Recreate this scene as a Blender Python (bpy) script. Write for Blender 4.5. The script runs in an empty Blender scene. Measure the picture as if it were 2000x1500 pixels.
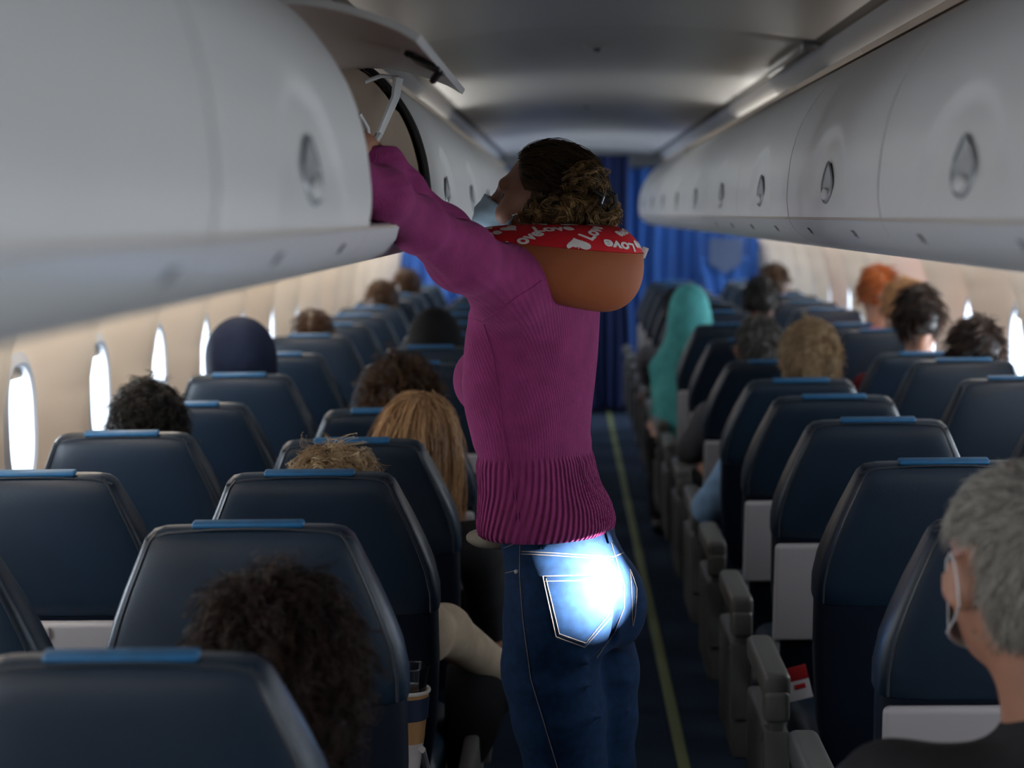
import bpy, bmesh, math, random
import numpy as np
from mathutils import Vector, Matrix, Euler
from mathutils.bvhtree import BVHTree

# ------------------------------------------------------------------ camera, world, sun, exposure
SC = bpy.context.scene
COL = SC.collection
F = 3500.0                         # focal length in pixels of a 2000 px wide frame
EYE = Vector((0.0, 0.0, 1.63))
XC = 0.115                         # centre line of the cabin
XB0 = 0.095                        # centre line between the overhead bins
def cam_axes():
    ro = math.radians(0.6)
    y = Vector((107.0, 332.0, -F)).normalized()
    x = Vector((math.cos(ro), math.sin(ro), 0.0))
    x.z = -(x.x*y.x + x.y*y.y)/y.z
    x.normalize()
    z = x.cross(y).normalized()
    return x, y, z
AX, AY, AZ = cam_axes()            # world axes seen from the camera
cam_data = bpy.data.cameras.new('camera'); cam = bpy.data.objects.new('camera', cam_data); COL.objects.link(cam)
M = Matrix(((AX.x, AX.y, AX.z), (AY.x, AY.y, AY.z), (AZ.x, AZ.y, AZ.z)))   # camera -> world
cam.matrix_world = Matrix.Translation(EYE) @ M.to_4x4()
cam_data.sensor_width = 36.0; cam_data.lens = F*36.0/2000.0
cam_data.clip_start = 0.05; cam_data.clip_end = 200
cam_data.dof.use_dof = True; cam_data.dof.focus_distance = 3.35; cam_data.dof.aperture_fstop = 3.2
SC.camera = cam
def at(px, py, Y):
    "the place in the cabin Y metres ahead of the eye that the photo shows at px, py"
    d = M @ Vector((px-1000.0, 750.0-py, -F))
    return EYE + d*(Y/d.y)

SC.view_settings.view_transform = 'Standard'; SC.view_settings.look = 'None'
SC.view_settings.gamma = 1.0; SC.view_settings.use_curve_mapping = False
SC.view_settings.exposure = 0.13
w = bpy.data.worlds.new('sky'); SC.world = w; w.use_nodes = True
w.node_tree.nodes['Background'].inputs[0].default_value = (0.72, 0.86, 1.0, 1)
w.node_tree.nodes['Background'].inputs[1].default_value = 3.0
SC.cycles.max_bounces = 8; SC.cycles.diffuse_bounces = 4; SC.cycles.glossy_bounces = 3
SC.cycles.transmission_bounces = 5; SC.cycles.transparent_max_bounces = 8
SC.cycles.sample_clamp_indirect = 4.0
SC.cycles.use_denoising = True
SC.cycles.caustics_reflective = False; SC.cycles.caustics_refractive = False

Y0, Y1 = -2.6, 14.9                # cabin ends
WIN_Y = {-1: [4.70 + 0.80*k for k in range(-8, 13)], 1: [4.42 + 0.785*k for k in range(-8, 13)]}
WIN_Z = 1.09
HALF = 1.50
WIN_L, WIN_R = 13.5, 19.5            # daylight through each window
def area(name, loc, rot, sx, sy, power, color, spread=math.pi):
    l = bpy.data.lights.new(name, 'AREA'); l.shape = 'RECTANGLE'; l.size = sx; l.size_y = sy
    l.energy = power; l.color = color; l.spread = spread
    o = bpy.data.objects.new(name, l); o.location = loc; o.rotation_euler = rot; COL.objects.link(o); return o
for s_ in (-1, 1):
    for y in WIN_Y[s_]:
        area('daylight', (XC+s_*(HALF+0.20), y, WIN_Z+0.03), (0, math.radians(90*s_), 0), 0.50, 0.44, WIN_L if s_ < 0 else WIN_R, (0.84, 0.92, 1.0))
# low sun: a narrow beam comes in through one right hand window behind the camera's shoulder
def sunbeam(target, src_dir, dist, radius, power):
    l = bpy.data.lights.new('sunlight', 'SPOT'); l.energy = power; l.color = (1.0, 0.95, 0.88)
    l.spot_size = 2*math.atan(radius/dist); l.spot_blend = 0.06; l.shadow_soft_size = 0.05
    o = bpy.data.objects.new('sunlight', l); COL.objects.link(o)
    s = Vector(src_dir).normalized()
    o.location = Vector(target) + s*dist
    o.rotation_euler = s.to_track_quat('Z', 'Y').to_euler(); return o
sunbeam((0.070, 3.28, 0.945), (1.59, -0.44, 0.195), 7.0, 0.043, 320000)
# fill strips added along both sides of the ceiling to brighten the vault
def fill_strip(x, y, ln, power, ang, color=(1, 0.96, 0.9)):
    return area('ceiling_fill', (x, y, 1.63+0.47), (0, math.radians(ang), 0), 0.03, ln, power, color)

for s_ in (-1, 1):                 # warm strips behind the bins wash down the side walls; dim fill strips are added to brighten the ceiling
    for y in (-1.0, 2.5, 6.0, 9.5, 13.0):
        area('wall_wash', (XC+s_*1.315, y, 1.535), (0, math.radians(-14*s_), 0), .05, 3.4, 8.5 if s_ < 0 else 5.0, (1.0, .87, .72) if s_ < 0 else (1.0, .90, .80))
    area('ceiling_fill', (XC+s_*.70, 7.6, 2.03), (0, math.radians(180-s_*74), 0), .04, 1.6, 3.6, (.97, 1.0, .98))
    area('ceiling_fill', (XC+s_*.70, 2.0, 2.03), (0, math.radians(180-s_*74), 0), .04, 7.0, 2.2, (1.0, .95, .90))
    area('ceiling_fill', (XC+s_*.70, 12.2, 2.03), (0, math.radians(180-s_*74), 0), .04, 4.0, .7, (.97, 1.0, 1.0))

# ------------------------------------------------------------------ tagging
def tag(o, label=None, cat=None, group=None, kind=None):
    if label: o['label'] = label
    if cat: o['category'] = cat
    if group: o['group'] = group
    if kind: o['kind'] = kind
    return o
def empty(name, loc, label=None, cat=None, group=None, rz=0):
    o = bpy.data.objects.new(name, None); o.location = loc; o.rotation_euler = (0, 0, rz); o.empty_display_size = .1
    COL.objects.link(o); return tag(o, label, cat, group)
def copy_tree(o, parent=None):
    c = o.copy(); COL.objects.link(c)
    if parent is not None:
        c.parent = parent
    for ch in KIDS.get(o.name, []):
        d = copy_tree(ch, c); KIDS.setdefault(c.name, []).append(d)
    return c
KIDS = {}
def mesh_obj(name, verts, faces, mats, parent=None, smooth=True, fmat=None, attrs=None, auto=None):
    me = bpy.data.meshes.new(name)
    v = np.asarray(verts, dtype=np.float32)
    if isinstance(faces, np.ndarray):
        n, k = faces.shape
        me.vertices.add(len(v)); me.vertices.foreach_set('co', v.ravel())
        me.loops.add(n*k); me.loops.foreach_set('vertex_index', faces.astype(np.int32).ravel())
        me.polygons.add(n); me.polygons.foreach_set('loop_start', np.arange(0, n*k, k, dtype=np.int32))
        me.update(calc_edges=True)
    else:
        me.from_pydata([tuple(map(float, p)) for p in v], [], faces); me.update()
    if not isinstance(mats, (list, tuple)): mats = [mats]
    for m in mats: me.materials.append(m)
    if fmat is not None: me.polygons.foreach_set('material_index', np.asarray(fmat, dtype=np.int32))
    me.polygons.foreach_set('use_smooth', np.full(len(me.polygons), bool(smooth)))
    if attrs:
        for an, av in attrs.items():
            a = me.attributes.new(an, 'FLOAT', 'POINT'); a.data.foreach_set('value', np.asarray(av, dtype=np.float32))
    if auto is not None and smooth:
        try: me.set_sharp_from_angle(angle=math.radians(auto))
        except Exception: pass
    me.validate()
    o = bpy.data.objects.new(name, me); COL.objects.link(o)
    if parent is not None:
        o.parent = parent; KIDS.setdefault(parent.name, []).append(o)
    return o

class MB:
    "collects shapes into one mesh"
    def __init__(s): s.v = []; s.f = []; s.m = []
    def add(s, vs, fs, mi=0):
        b = len(s.v); s.v += [tuple(map(float, p)) for p in vs]; s.f += [tuple(b+i for i in q) for q in fs]; s.m += [mi]*len(fs); return s
    def bm(s, b, mi=0):
        b.verts.index_update(); s.add([v.co[:] for v in b.verts], [[v.index for v in f.verts] for f in b.faces], mi); b.free(); return s
    def box(s, c, d, r=0.0, seg=2, mi=0, rot=None, taper=None):
        b = bmesh.new(); bmesh.ops.create_cube(b, size=1.0)
        for v in b.verts: v.co = Vector((v.co.x*d[0], v.co.y*d[1], v.co.z*d[2]))
        if taper:
            for v in b.verts:
                if v.co.z > 0: v.co.x *= taper[0]; v.co.y *= taper[1]
        if r > 0: bmesh.ops.bevel(b, geom=b.edges[:], offset=min(r, min(d)*0.49), segments=seg, profile=0.5, affect='EDGES', clamp_overlap=True)
        m = Matrix.Translation(Vector(c))
        if rot: m = m @ Euler(rot).to_matrix().to_4x4()
        bmesh.ops.transform(b, matrix=m, verts=b.verts); return s.bm(b, mi)
    def tube(s, pts, r, n=8, mi=0, cap=True, flat=1.0):
        pts = [Vector(p) for p in pts]; rs = r if hasattr(r, '__len__') else [r]*len(pts)
        up = Vector((0.31, 0.17, 0.93)); vs = []; fs = []
        for i, p in enumerate(pts):
            t = (pts[min(i+1, len(pts)-1)] - pts[max(i-1, 0)]).normalized()
            a = up - t*up.dot(t)
            if a.length < 1e-3: a = Vector((1, 0, 0)) - t*t.x
            a.normalize(); up = a; b = t.cross(a)
            for k in range(n):
                an = 2*math.pi*k/n; vs.append(p + (a*math.cos(an) + b*math.sin(an)*flat)*rs[i])
        for i in range(len(pts)-1):
            for k in range(n):
                k2 = (k+1) % n; fs.append((i*n+k, i*n+k2, (i+1)*n+k2, (i+1)*n+k))
        if cap: fs.append(tuple(range(n))[::-1]); fs.append(tuple((len(pts)-1)*n+k for k in range(n)))
        return s.add(vs, fs, mi)
    def loft(s, rings, mi=0, cap=True):
        n = len(rings[0]); vs = [p for r in rings for p in r]; fs = []
        for i in range(len(rings)-1):
            for k in range(n):
                k2 = (k+1) % n; fs.append((i*n+k, i*n+k2, (i+1)*n+k2, (i+1)*n+k))
        if cap: fs.append(tuple(range(n))[::-1]); fs.append(tuple((len(rings)-1)*n+k for k in range(n)))
        return s.add(vs, fs, mi)
    def lathe(s, prof, c=(0, 0, 0), n=24, mi=0, cap=True):
        rings = [[(c[0]+r*math.cos(2*math.pi*k/n), c[1]+r*math.sin(2*math.pi*k/n), c[2]+z) for k in range(n)] for r, z in prof]
        return s.loft(rings, mi, cap)
    def prism(s, outline, y0, y1, mi=0):      # outline in (x, z), run along y
        n = len(outline)
        vs = [(x, y0, z) for x, z in outline] + [(x, y1, z) for x, z in outline]
        fs = [(k, (k+1) % n, n+(k+1) % n, n+k) for k in range(n)] + [tuple(range(n))[::-1], tuple(range(n, 2*n))]
        return s.add(vs, fs, mi)
    def build(s, name, mats, parent=None, smooth=True, auto=35, loc=None):
        o = mesh_obj(name, s.v, s.f, mats, parent, smooth, s.m, auto=auto)
        if loc is not None: o.location = loc
        return o

# ------------------------------------------------------------------ materials
def mat(name, color, rough=0.5, metal=0.0, bump=None, noise=None, sheen=0.0, coat=0.0, spec=0.5, trans=0.0, sub=0.0, emit=None):
    m = bpy.data.materials.new(name); m.use_nodes = True; nt = m.node_tree; b = nt.nodes['Principled BSDF']
    b.inputs['Base Color'].default_value = (*color, 1); b.inputs['Roughness'].default_value = rough
    b.inputs['Metallic'].default_value = metal; b.inputs['Specular IOR Level'].default_value = spec
    b.inputs['Sheen Weight'].default_value = sheen; b.inputs['Coat Weight'].default_value = coat
    b.inputs['Transmission Weight'].default_value = trans
    tc = nt.nodes.new('ShaderNodeTexCoord')
    if noise:                                        # (scale, amount) colour variation, in object space
        n = nt.nodes.new('ShaderNodeTexNoise'); n.inputs['Scale'].default_value = noise[0]; n.inputs['Detail'].default_value = 4
        nt.links.new(tc.outputs['Object'], n.inputs['Vector'])
        mp = nt.nodes.new('ShaderNodeMapRange'); mp.inputs[1].default_value = 0.25; mp.inputs[2].default_value = 0.75
        mp.inputs[3].default_value = 1-noise[1]; mp.inputs[4].default_value = 1+noise[1]
        nt.links.new(n.outputs[0], mp.inputs[0])
        mx = nt.nodes.new('ShaderNodeVectorMath'); mx.operation = 'SCALE'; mx.inputs[0].default_value = color
        nt.links.new(mp.outputs[0], mx.inputs['Scale']); nt.links.new(mx.outputs[0], b.inputs['Base Color'])
    if bump:                                         # (scale, strength, distance)
        n = nt.nodes.new('ShaderNodeTexNoise'); n.inputs['Scale'].default_value = bump[0]; n.inputs['Detail'].default_value = 3
        nt.links.new(tc.outputs['Object'], n.inputs['Vector'])
        bp = nt.nodes.new('ShaderNodeBump'); bp.inputs['Strength'].default_value = bump[1]; bp.inputs['Distance'].default_value = bump[2]
        nt.links.new(n.outputs[0], bp.inputs['Height']); nt.links.new(bp.outputs[0], b.inputs['Normal'])
    if emit: b.inputs['Emission Color'].default_value = (*emit[0], 1); b.inputs['Emission Strength'].default_value = emit[1]
    return m
M_bin = mat('bin_plastic', (0.56, 0.555, 0.55), 0.40, noise=(3, .02))
M_binlow = mat('service_panel_plastic', (0.58, 0.58, 0.585), 0.33)
M_ceil = mat('ceiling_plastic', (0.52, 0.52, 0.52), 0.42)
M_cove = mat('cove_plastic', (0.46, 0.47, 0.48), 0.45)
M_wall = mat('sidewall_plastic', (0.70, 0.61, 0.51), 0.45, bump=(400, .05, .001))
M_wallr = mat('sidewall_plastic_right', (0.70, 0.63, 0.55), 0.45)
M_groove = mat('groove_rubber', (0.05, 0.055, 0.06), 0.5)
M_lining = mat('bin_lining', (0.62, 0.50, 0.39), 0.6, bump=(300, .1, .001))
M_doorin = mat('bin_door_inner', (0.50, 0.43, 0.40), 0.35)
M_black = mat('black_plastic', (0.012, 0.012, 0.013), 0.4)
M_gasket = mat('black_gasket', (0.01, 0.01, 0.01), 0.6)
M_handle = mat('latch_plastic', (0.24, 0.25, 0.265), 0.3)
M_handled = mat('latch_recess', (0.075, 0.08, 0.09), 0.4)
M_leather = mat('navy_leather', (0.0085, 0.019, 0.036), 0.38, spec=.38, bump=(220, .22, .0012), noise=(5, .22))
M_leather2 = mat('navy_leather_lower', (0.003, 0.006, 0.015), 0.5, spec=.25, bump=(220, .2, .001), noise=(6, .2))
M_pipe = mat('leather_piping', (0.022, 0.029, 0.040), 0.3)
M_strip = mat('blue_strip', (0.008, 0.105, 0.25), 0.5, bump=(500, .2, .0005), noise=(40, .15))
M_tray = mat('tray_plastic', (0.36, 0.345, 0.36), 0.35, bump=(500, .05, .0005))
M_arm = mat('armrest_plastic', (0.11, 0.108, 0.10), 0.4)
M_armlow = mat('armrest_bracket_plastic', (0.085, 0.082, 0.08), 0.45)
M_frame = mat('seat_frame_metal', (0.30, 0.30, 0.30), 0.4, metal=.3)
M_carpet = mat('navy_carpet', (0.006, 0.022, 0.055), 0.95, bump=(700, .6, .003), noise=(300, .5))
M_glow = mat('floor_path_strip', (0.18, 0.21, 0.09), 0.6)
M_curt = mat('blue_curtain', (0.012, 0.085, 0.34), 0.8, bump=(90, .2, .003), sheen=.2)
M_curt2 = mat('dark_blue_curtain', (0.005, 0.016, 0.085), 0.85, bump=(90, .2, .003))
M_bulk = mat('bulkhead', (0.30, 0.31, 0.33), 0.5)
M_skin = mat('skin', (0.36, 0.17, 0.11), 0.5, noise=(30, .08))
M_skin2 = mat('skin_tan', (0.42, 0.20, 0.13), 0.5, noise=(30, .1))
M_ink = mat('marking_ink', (0.05, 0.05, 0.055), 0.6)
M_white = mat('white_cord', (0.75, 0.76, 0.78), 0.6)
def glassmat():
    m = bpy.data.materials.new('window_glass'); m.use_nodes = True; nt = m.node_tree; nt.nodes.clear()
    o = nt.nodes.new('ShaderNodeOutputMaterial'); t = nt.nodes.new('ShaderNodeBsdfTransparent'); g = nt.nodes.new('ShaderNodeBsdfGlossy')
    t.inputs[0].default_value = (.95, .97, .98, 1); g.inputs['Roughness'].default_value = .05
    mx = nt.nodes.new('ShaderNodeMixShader'); mx.inputs[0].default_value = .06
    nt.links.new(t.outputs[0], mx.inputs[1]); nt.links.new(g.outputs[0], mx.inputs[2]); nt.links.new(mx.outputs[0], o.inputs[0]); return m
M_glass = glassmat()
def hairmat(name, c1, c2, rough=0.38):
    m = mat(name, c1, rough, spec=.28); nt = m.node_tree; b = nt.nodes['Principled BSDF']
    a = nt.nodes.new('ShaderNodeAttribute'); a.attribute_name = 'shade'
    r = nt.nodes.new('ShaderNodeMix'); r.data_type = 'RGBA'
    r.inputs[6].default_value = (*c1, 1); r.inputs[7].default_value = (*c2, 1)
    nt.links.new(a.outputs['Fac'], r.inputs[0]); nt.links.new(r.outputs[2], b.inputs['Base Color']); return m
H_dark = hairmat('dark_brown_hair', (0.005, 0.0025, 0.0018), (0.040, 0.017, 0.010))
H_black = hairmat('black_hair', (0.004, 0.004, 0.004), (0.022, 0.018, 0.015))
H_brown = hairmat('brown_hair', (0.030, 0.014, 0.007), (0.13, 0.062, 0.028))
H_blond = hairmat('blond_hair', (0.24, 0.15, 0.075), (0.72, 0.54, 0.33))
H_light = hairmat('golden_hair', (0.26, 0.13, 0.06), (0.70, 0.43, 0.21))
H_ging = hairmat('ginger_hair', (0.30, 0.075, 0.018), (0.62, 0.20, 0.05))
H_grey = hairmat('grey_hair', (0.21, 0.19, 0.165), (0.64, 0.60, 0.53))
H_salt = hairmat('salt_and_pepper_hair', (0.03, 0.03, 0.03), (0.28, 0.26, 0.24))
H_womn = hairmat('light_brown_hair', (0.022, 0.011, 0.005), (0.34, 0.20, 0.080))

# ------------------------------------------------------------------ implicit surfaces -> one continuous mesh
class SDF:
    def __init__(s, lo, hi, h):
        s.lo = np.array(lo, float); s.h = h; s.n = np.ceil((np.array(hi)-s.lo)/h).astype(int)+1
        s.F = np.full(s.n, 1.0, np.float32)
    def _win(s, lo, hi, pad):
        a = np.clip(np.floor((np.array(lo)-pad-s.lo)/s.h).astype(int), 0, s.n); b = np.clip(np.ceil((np.array(hi)+pad-s.lo)/s.h).astype(int)+1, 0, s.n)
        g = [(s.lo[i]+np.arange(a[i], b[i])*s.h).astype(np.float32) for i in range(3)]
        return tuple(slice(a[i], b[i]) for i in range(3)), g[0][:, None, None], g[1][None, :, None], g[2][None, None, :]
    def _put(s, w, d, k, sub=False):
        A = s.F[w]
        if sub:
            d = -d; h = np.maximum(k-np.abs(A-d), 0)/k; s.F[w] = np.maximum(A, d)+h*h*k*.25
        else:
            h = np.maximum(k-np.abs(A-d), 0)/k; s.F[w] = np.minimum(A, d)-h*h*k*.25
    def cone(s, p0, r0, p1, r1, k=.03, sub=False):
        p0 = np.array(p0, float); p1 = np.array(p1, float); R = max(r0, r1)
        w, X, Y, Z = s._win(np.minimum(p0, p1)-R, np.maximum(p0, p1)+R, k+2*s.h)
        if 0 in s.F[w].shape: return s
        e = p1-p0; L = float(e@e)+1e-9
        t = np.clip(((X-p0[0])*e[0]+(Y-p0[1])*e[1]+(Z-p0[2])*e[2])/L, 0, 1)
        d = np.sqrt((X-p0[0]-t*e[0])**2+(Y-p0[1]-t*e[1])**2+(Z-p0[2]-t*e[2])**2)-(r0+(r1-r0)*t)
        s._put(w, d, k, sub); return s
    def chain(s, pts, rs, k=.03):
        for i in range(len(pts)-1): s.cone(pts[i], rs[i], pts[i+1], rs[i+1], k)
        return s
    def ell(s, c, r, R=None, k=.03, sub=False):
        c = np.array(c, float); m = max(r)
        w, X, Y, Z = s._win(c-m, c+m, k+2*s.h)
        if 0 in s.F[w].shape: return s
        x, y, z = X-c[0], Y-c[1], Z-c[2]
        if R is not None:
            a = np.array(R)   # columns = local axes
            x, y, z = (x*a[0, 0]+y*a[1, 0]+z*a[2, 0], x*a[0, 1]+y*a[1, 1]+z*a[2, 1], x*a[0, 2]+y*a[1, 2]+z*a[2, 2])
        k0 = np.sqrt((x/r[0])**2+(y/r[1])**2+(z/r[2])**2); k1 = np.sqrt((x/r[0]**2)**2+(y/r[1]**2)**2+(z/r[2]**2)**2)+1e-6
        s._put(w, k0*(k0-1)/k1, k, sub); return s
    def stack(s, secs, k=.02, p=2.0):
        "secs: (z, cx, cy, a, b, angle) elliptical cross sections, a across, b front to back"
        S = np.array(sorted(secs), float); m = max(S[:, 3].max(), S[:, 4].max())
        w, X, Y, Z = s._win((S[:, 1].min()-m, S[:, 2].min()-m, S[0, 0]), (S[:, 1].max()+m, S[:, 2].max()+m, S[-1, 0]), k+2*s.h)
        z = Z.ravel(); q = [np.interp(z, S[:, 0], S[:, i])[None, None, :] for i in range(1, 6)]
        c, sn = np.cos(q[4]), np.sin(q[4]); x = X-q[0]; y = Y-q[1]
        u = x*c+y*sn; v = -x*sn+y*c
        kk = (np.abs(u/q[2])**p+np.abs(v/q[3])**p)**(1/p)
        d = (kk-1)*np.minimum(q[2], q[3])
        dz = np.maximum(S[0, 0]-Z, Z-S[-1, 0]); d = np.maximum(d, dz)
        s._put(w, d.astype(np.float32), k); return s
    def below(s, z, k=.01):      # cut everything under z away
        Z = (s.lo[2]+np.arange(s.n[2])*s.h)[None, None, :]; d = z-Z
        h = np.maximum(k-np.abs(s.F-d), 0)/k; s.F = np.maximum(s.F, d)+h*h*k*.25; return s
    def above(s, z, k=.01):
        Z = (s.lo[2]+np.arange(s.n[2])*s.h)[None, None, :]; d = Z-z
        h = np.maximum(k-np.abs(s.F-d), 0)/k; s.F = np.maximum(s.F, d)+h*h*k*.25; return s
    def plane(s, p, n, k=.01):   # keep the side the normal points away from
        n = Vector(n).normalized()
        g = [s.lo[i]+np.arange(s.n[i])*s.h for i in range(3)]
        d = (g[0]-p[0])[:, None, None]*n.x+(g[1]-p[1])[None, :, None]*n.y+(g[2]-p[2])[None, None, :]*n.z
        h = np.maximum(k-np.abs(s.F-d), 0)/k; s.F = np.maximum(s.F, d)+h*h*k*.25; return s
    def mesh(s, relax=2):
        Fm = s.F.astype(np.float32); Fm[0] = Fm[-1] = 1; Fm[:, 0] = Fm[:, -1] = 1; Fm[:, :, 0] = Fm[:, :, -1] = 1
        neg = Fm < 0; nx, ny, nz = Fm.shape
        cnt = np.zeros((nx-1, ny-1, nz-1), np.int8)
        for dx in (0, 1):
            for dy in (0, 1):
                for dz in (0, 1): cnt += neg[dx:nx-1+dx, dy:ny-1+dy, dz:nz-1+dz]
        act = (cnt > 0) & (cnt < 8); idx = -np.ones(cnt.shape, np.int64); I, J, K = np.nonzero(act); idx[I, J, K] = np.arange(len(I))
        P = np.zeros((len(I), 3)); C = np.zeros(len(I))
        for ax in range(3):
            o = [i for i in range(3) if i != ax]
            for a in (0, 1):
                for b in (0, 1):
                    d0 = [0, 0, 0]; d0[o[0]] = a; d0[o[1]] = b; d1 = list(d0); d1[ax] = 1
                    f0 = Fm[I+d0[0], J+d0[1], K+d0[2]]; f1 = Fm[I+d1[0], J+d1[1], K+d1[2]]
                    cr = (f0 < 0) != (f1 < 0); t = np.where(cr, f0/(f0-f1+1e-12), 0)
                    q = np.stack([np.full(len(I), float(x)) for x in d0], 1); q[:, ax] = t
                    P += q*cr[:, None]; C += cr
        P = P/np.maximum(C, 1)[:, None]+np.stack([I, J, K], 1); V = s.lo+P*s.h
        faces = []
        for ax in range(3):
            o = [(ax+1) % 3, (ax+2) % 3]
            sl0 = [slice(None)]*3; sl1 = [slice(None)]*3; sl0[ax] = slice(0, -1); sl1[ax] = slice(1, None)
            n0 = neg[tuple(sl0)]; n1 = neg[tuple(sl1)]; e = np.stack(np.nonzero(n0 != n1), 1)
            e = e[(e[:, o[0]] > 0) & (e[:, o[1]] > 0)]
            ins = n0[e[:, 0], e[:, 1], e[:, 2]]
            q = []
            for a, b in ((-1, -1), (0, -1), (0, 0), (-1, 0)):
                c = e.copy(); c[:, o[0]] += a; c[:, o[1]] += b; q.append(idx[c[:, 0], c[:, 1], c[:, 2]])
            q = np.stack(q, 1); q[~ins] = q[~ins][:, ::-1]; faces.append(q)
        Q = np.concatenate(faces)
        for _ in range(relax):
            A = np.zeros_like(V); c = np.zeros(len(V))
            for i in range(4):
                np.add.at(A, Q[:, i], V[Q[:, (i+1) % 4]]); np.add.at(c, Q[:, i], 1)
                np.add.at(A, Q[:, (i+1) % 4], V[Q[:, i]]); np.add.at(c, Q[:, (i+1) % 4], 1)
            V = V*.4+.6*A/np.maximum(c, 1)[:, None]
        return V, Q

# ------------------------------------------------------------------ hair: many thin strands in one mesh
def strands(paths, rad, seed=0, shade=None):
    "paths (n, m, 3) -> verts, quads, shade"
    rng = np.random.default_rng(seed); n, m, _ = paths.shape
    T = np.gradient(paths, axis=1); T /= np.linalg.norm(T, axis=2, keepdims=True)+1e-9
    up = rng.normal(size=(n, 1, 3)); A = np.cross(T, up); A /= np.linalg.norm(A, axis=2, keepdims=True)+1e-9; B = np.cross(T, A)
    r = rad*np.linspace(1, .35, m)[None, :, None]
    V = np.stack([paths+r*(A*math.cos(a)+B*math.sin(a)) for a in (0, 2.094, 4.189)], 2).reshape(-1, 3)
    i = np.arange(n)[:, None]*m*3+np.arange(m-1)[None, :]*3; i = i.reshape(-1)
    Q = np.concatenate([np.stack([i+a, i+b, i+3+b, i+3+a], 1) for a, b in ((0, 1), (1, 2), (2, 0))])
    if shade is None: shade = rng.random(n)**1.3
    S = np.repeat(shade, m*3); return V, Q, S
def head_hair(c, r, R, style, n, seed, rad=.0009, length=.05, curl=.0, seg=8, cover=-.35, face=.45, lift=.3, fall=0.0, fuzz=.25, maxk=9.0, clump=5, wisp=.005):
    """hair on a skull ellipsoid (centre c, radii r, rotation R: x right, y forward, z up).
    cover: how far below the equator hair still grows; face: how far forward on the sides"""
    rng = np.random.default_rng(seed); n = max(30, n//clump)
    u = rng.normal(size=(n*4, 3)); u /= np.linalg.norm(u, axis=1, keepdims=True)
    ok = ((u[:, 2] > cover) & (u[:, 1] < face+.55*np.maximum(u[:, 2], 0)) & ~((u[:, 1] > .25) & (u[:, 2] < .25)))
    if face < .3: ok &= ~((np.abs(u[:, 0]) > .64) & (u[:, 1] > -.38) & (u[:, 2] < .30))
    u = u[ok][:n]; n = len(u); r = np.array(r)
    nrm = u/r; nrm /= np.linalg.norm(nrm, axis=1, keepdims=True)
    down = np.tile(np.array([0, 0, -1.0]), (n, 1))
    if style == 'crop':      flow = np.array([0, .5, -.75])[None]*np.where(u[:, 1:2] < 0, 1, .2)+np.array([.25, .9, .1])[None]*np.clip(u[:, 2:3], 0, 1)
    elif style == 'back':    flow = np.tile(np.array([0.1, -1.0, -.1]), (n, 1))
    elif style == 'swirl':   flow = np.cross(u, np.array([.3, .45, .85]))*.8+down*.5+np.array([.2, 0, 0])
    else:                    flow = down+u*np.array([.5, .5, 0])
    flow = flow+rng.normal(size=(n, 3))*fuzz
    P = [u*r]; d = flow-nrm*np.sum(flow*nrm, 1, keepdims=True); d /= np.linalg.norm(d, axis=1, keepdims=True)+1e-9
    d = d+nrm*lift; L = length*(.6+.8*rng.random((n, 1))); st = L/(seg-1)
    for k in range(seg-1):
        d = d/(np.linalg.norm(d, axis=1, keepdims=True)+1e-9); p = P[-1]+d*st
        kk = np.linalg.norm(p/r, axis=1, keepdims=True); inside = kk < 1.02
        p = np.where(inside, p/kk*1.03, p); p = np.where(kk > maxk, p/kk*maxk, p)
        P.append(p); g = np.array([0, 0, -1.0])*(.25+fall); d = d+g*.5+rng.normal(size=(n, 3))*.12
    P = np.stack(P, 1)
    if curl > 0:
        ph = rng.random((n, 1))*6.28+np.linspace(0, 1, seg)[None]*(8+6*rng.random((n, 1)))
        a = rng.normal(size=(n, 1, 3)); a /= np.linalg.norm(a, axis=2, keepdims=True); b = np.cross(a, nrm[:, None]); b /= np.linalg.norm(b, axis=2, keepdims=True)+1e-9
        e = np.linspace(0, 1, seg)[None, :, None]**.6
        P = P+curl*e*(a*np.cos(ph)[..., None]+b*np.sin(ph)[..., None])
    sh = rng.random(n)**1.4
    if clump > 1:
        rp = np.repeat(np.arange(n), clump); P = P[rp]; w_ = wisp*(1.15-.55*np.linspace(0, 1, seg))[None, :, None]
        P = P+rng.normal(size=(len(rp), 1, 3))*w_*(1+2.2*(seg > 9)*0); sh = np.clip(sh[rp]+rng.normal(size=len(rp))*.12, 0, 1)
    Rm = np.array(R); P = P@Rm.T+np.array(c)
    V, Q, S = strands(P, rad, seed, sh)
    return V, Q, S
def cap_mesh(c, r, R, cover=-.35, face=.45, grow=1.04, lump=0, seed=1, nu=40, nv=24):
    "a close scalp layer under the strands"
    rng = np.random.default_rng(seed); V = []; keep = {}
    ph = rng.random(6)*6
    Rm = np.array(R)
    for i in range(nv+1):
        for j in range(nu):
            t = math.pi*i/nv; a = 2*math.pi*j/nu; u = np.array([math.sin(t)*math.cos(a), math.sin(t)*math.sin(a), math.cos(t)])
            s = grow+lump*(math.sin(7*u[0]+ph[0])*math.sin(8*u[1]+ph[1])+.5*math.sin(15*u[2]+ph[2]+9*u[0]))
            ok = not (face < .3 and abs(u[0]) > .64 and u[1] > -.36 and u[2] < .28) and u[2] > cover-.05 and u[1] < face+.05+.55*max(u[2], 0) and not (u[1] > .28 and u[2] < .22)
            V.append(np.array(c)+Rm@(u*np.array(r)*(s if ok else .93)))
    Q = [[i*nu+j, (i+1)*nu+j, (i+1)*nu+(j+1) % nu, i*nu+(j+1) % nu] for i in range(nv) for j in range(nu)]
    return np.array(V), np.array(Q)
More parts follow.
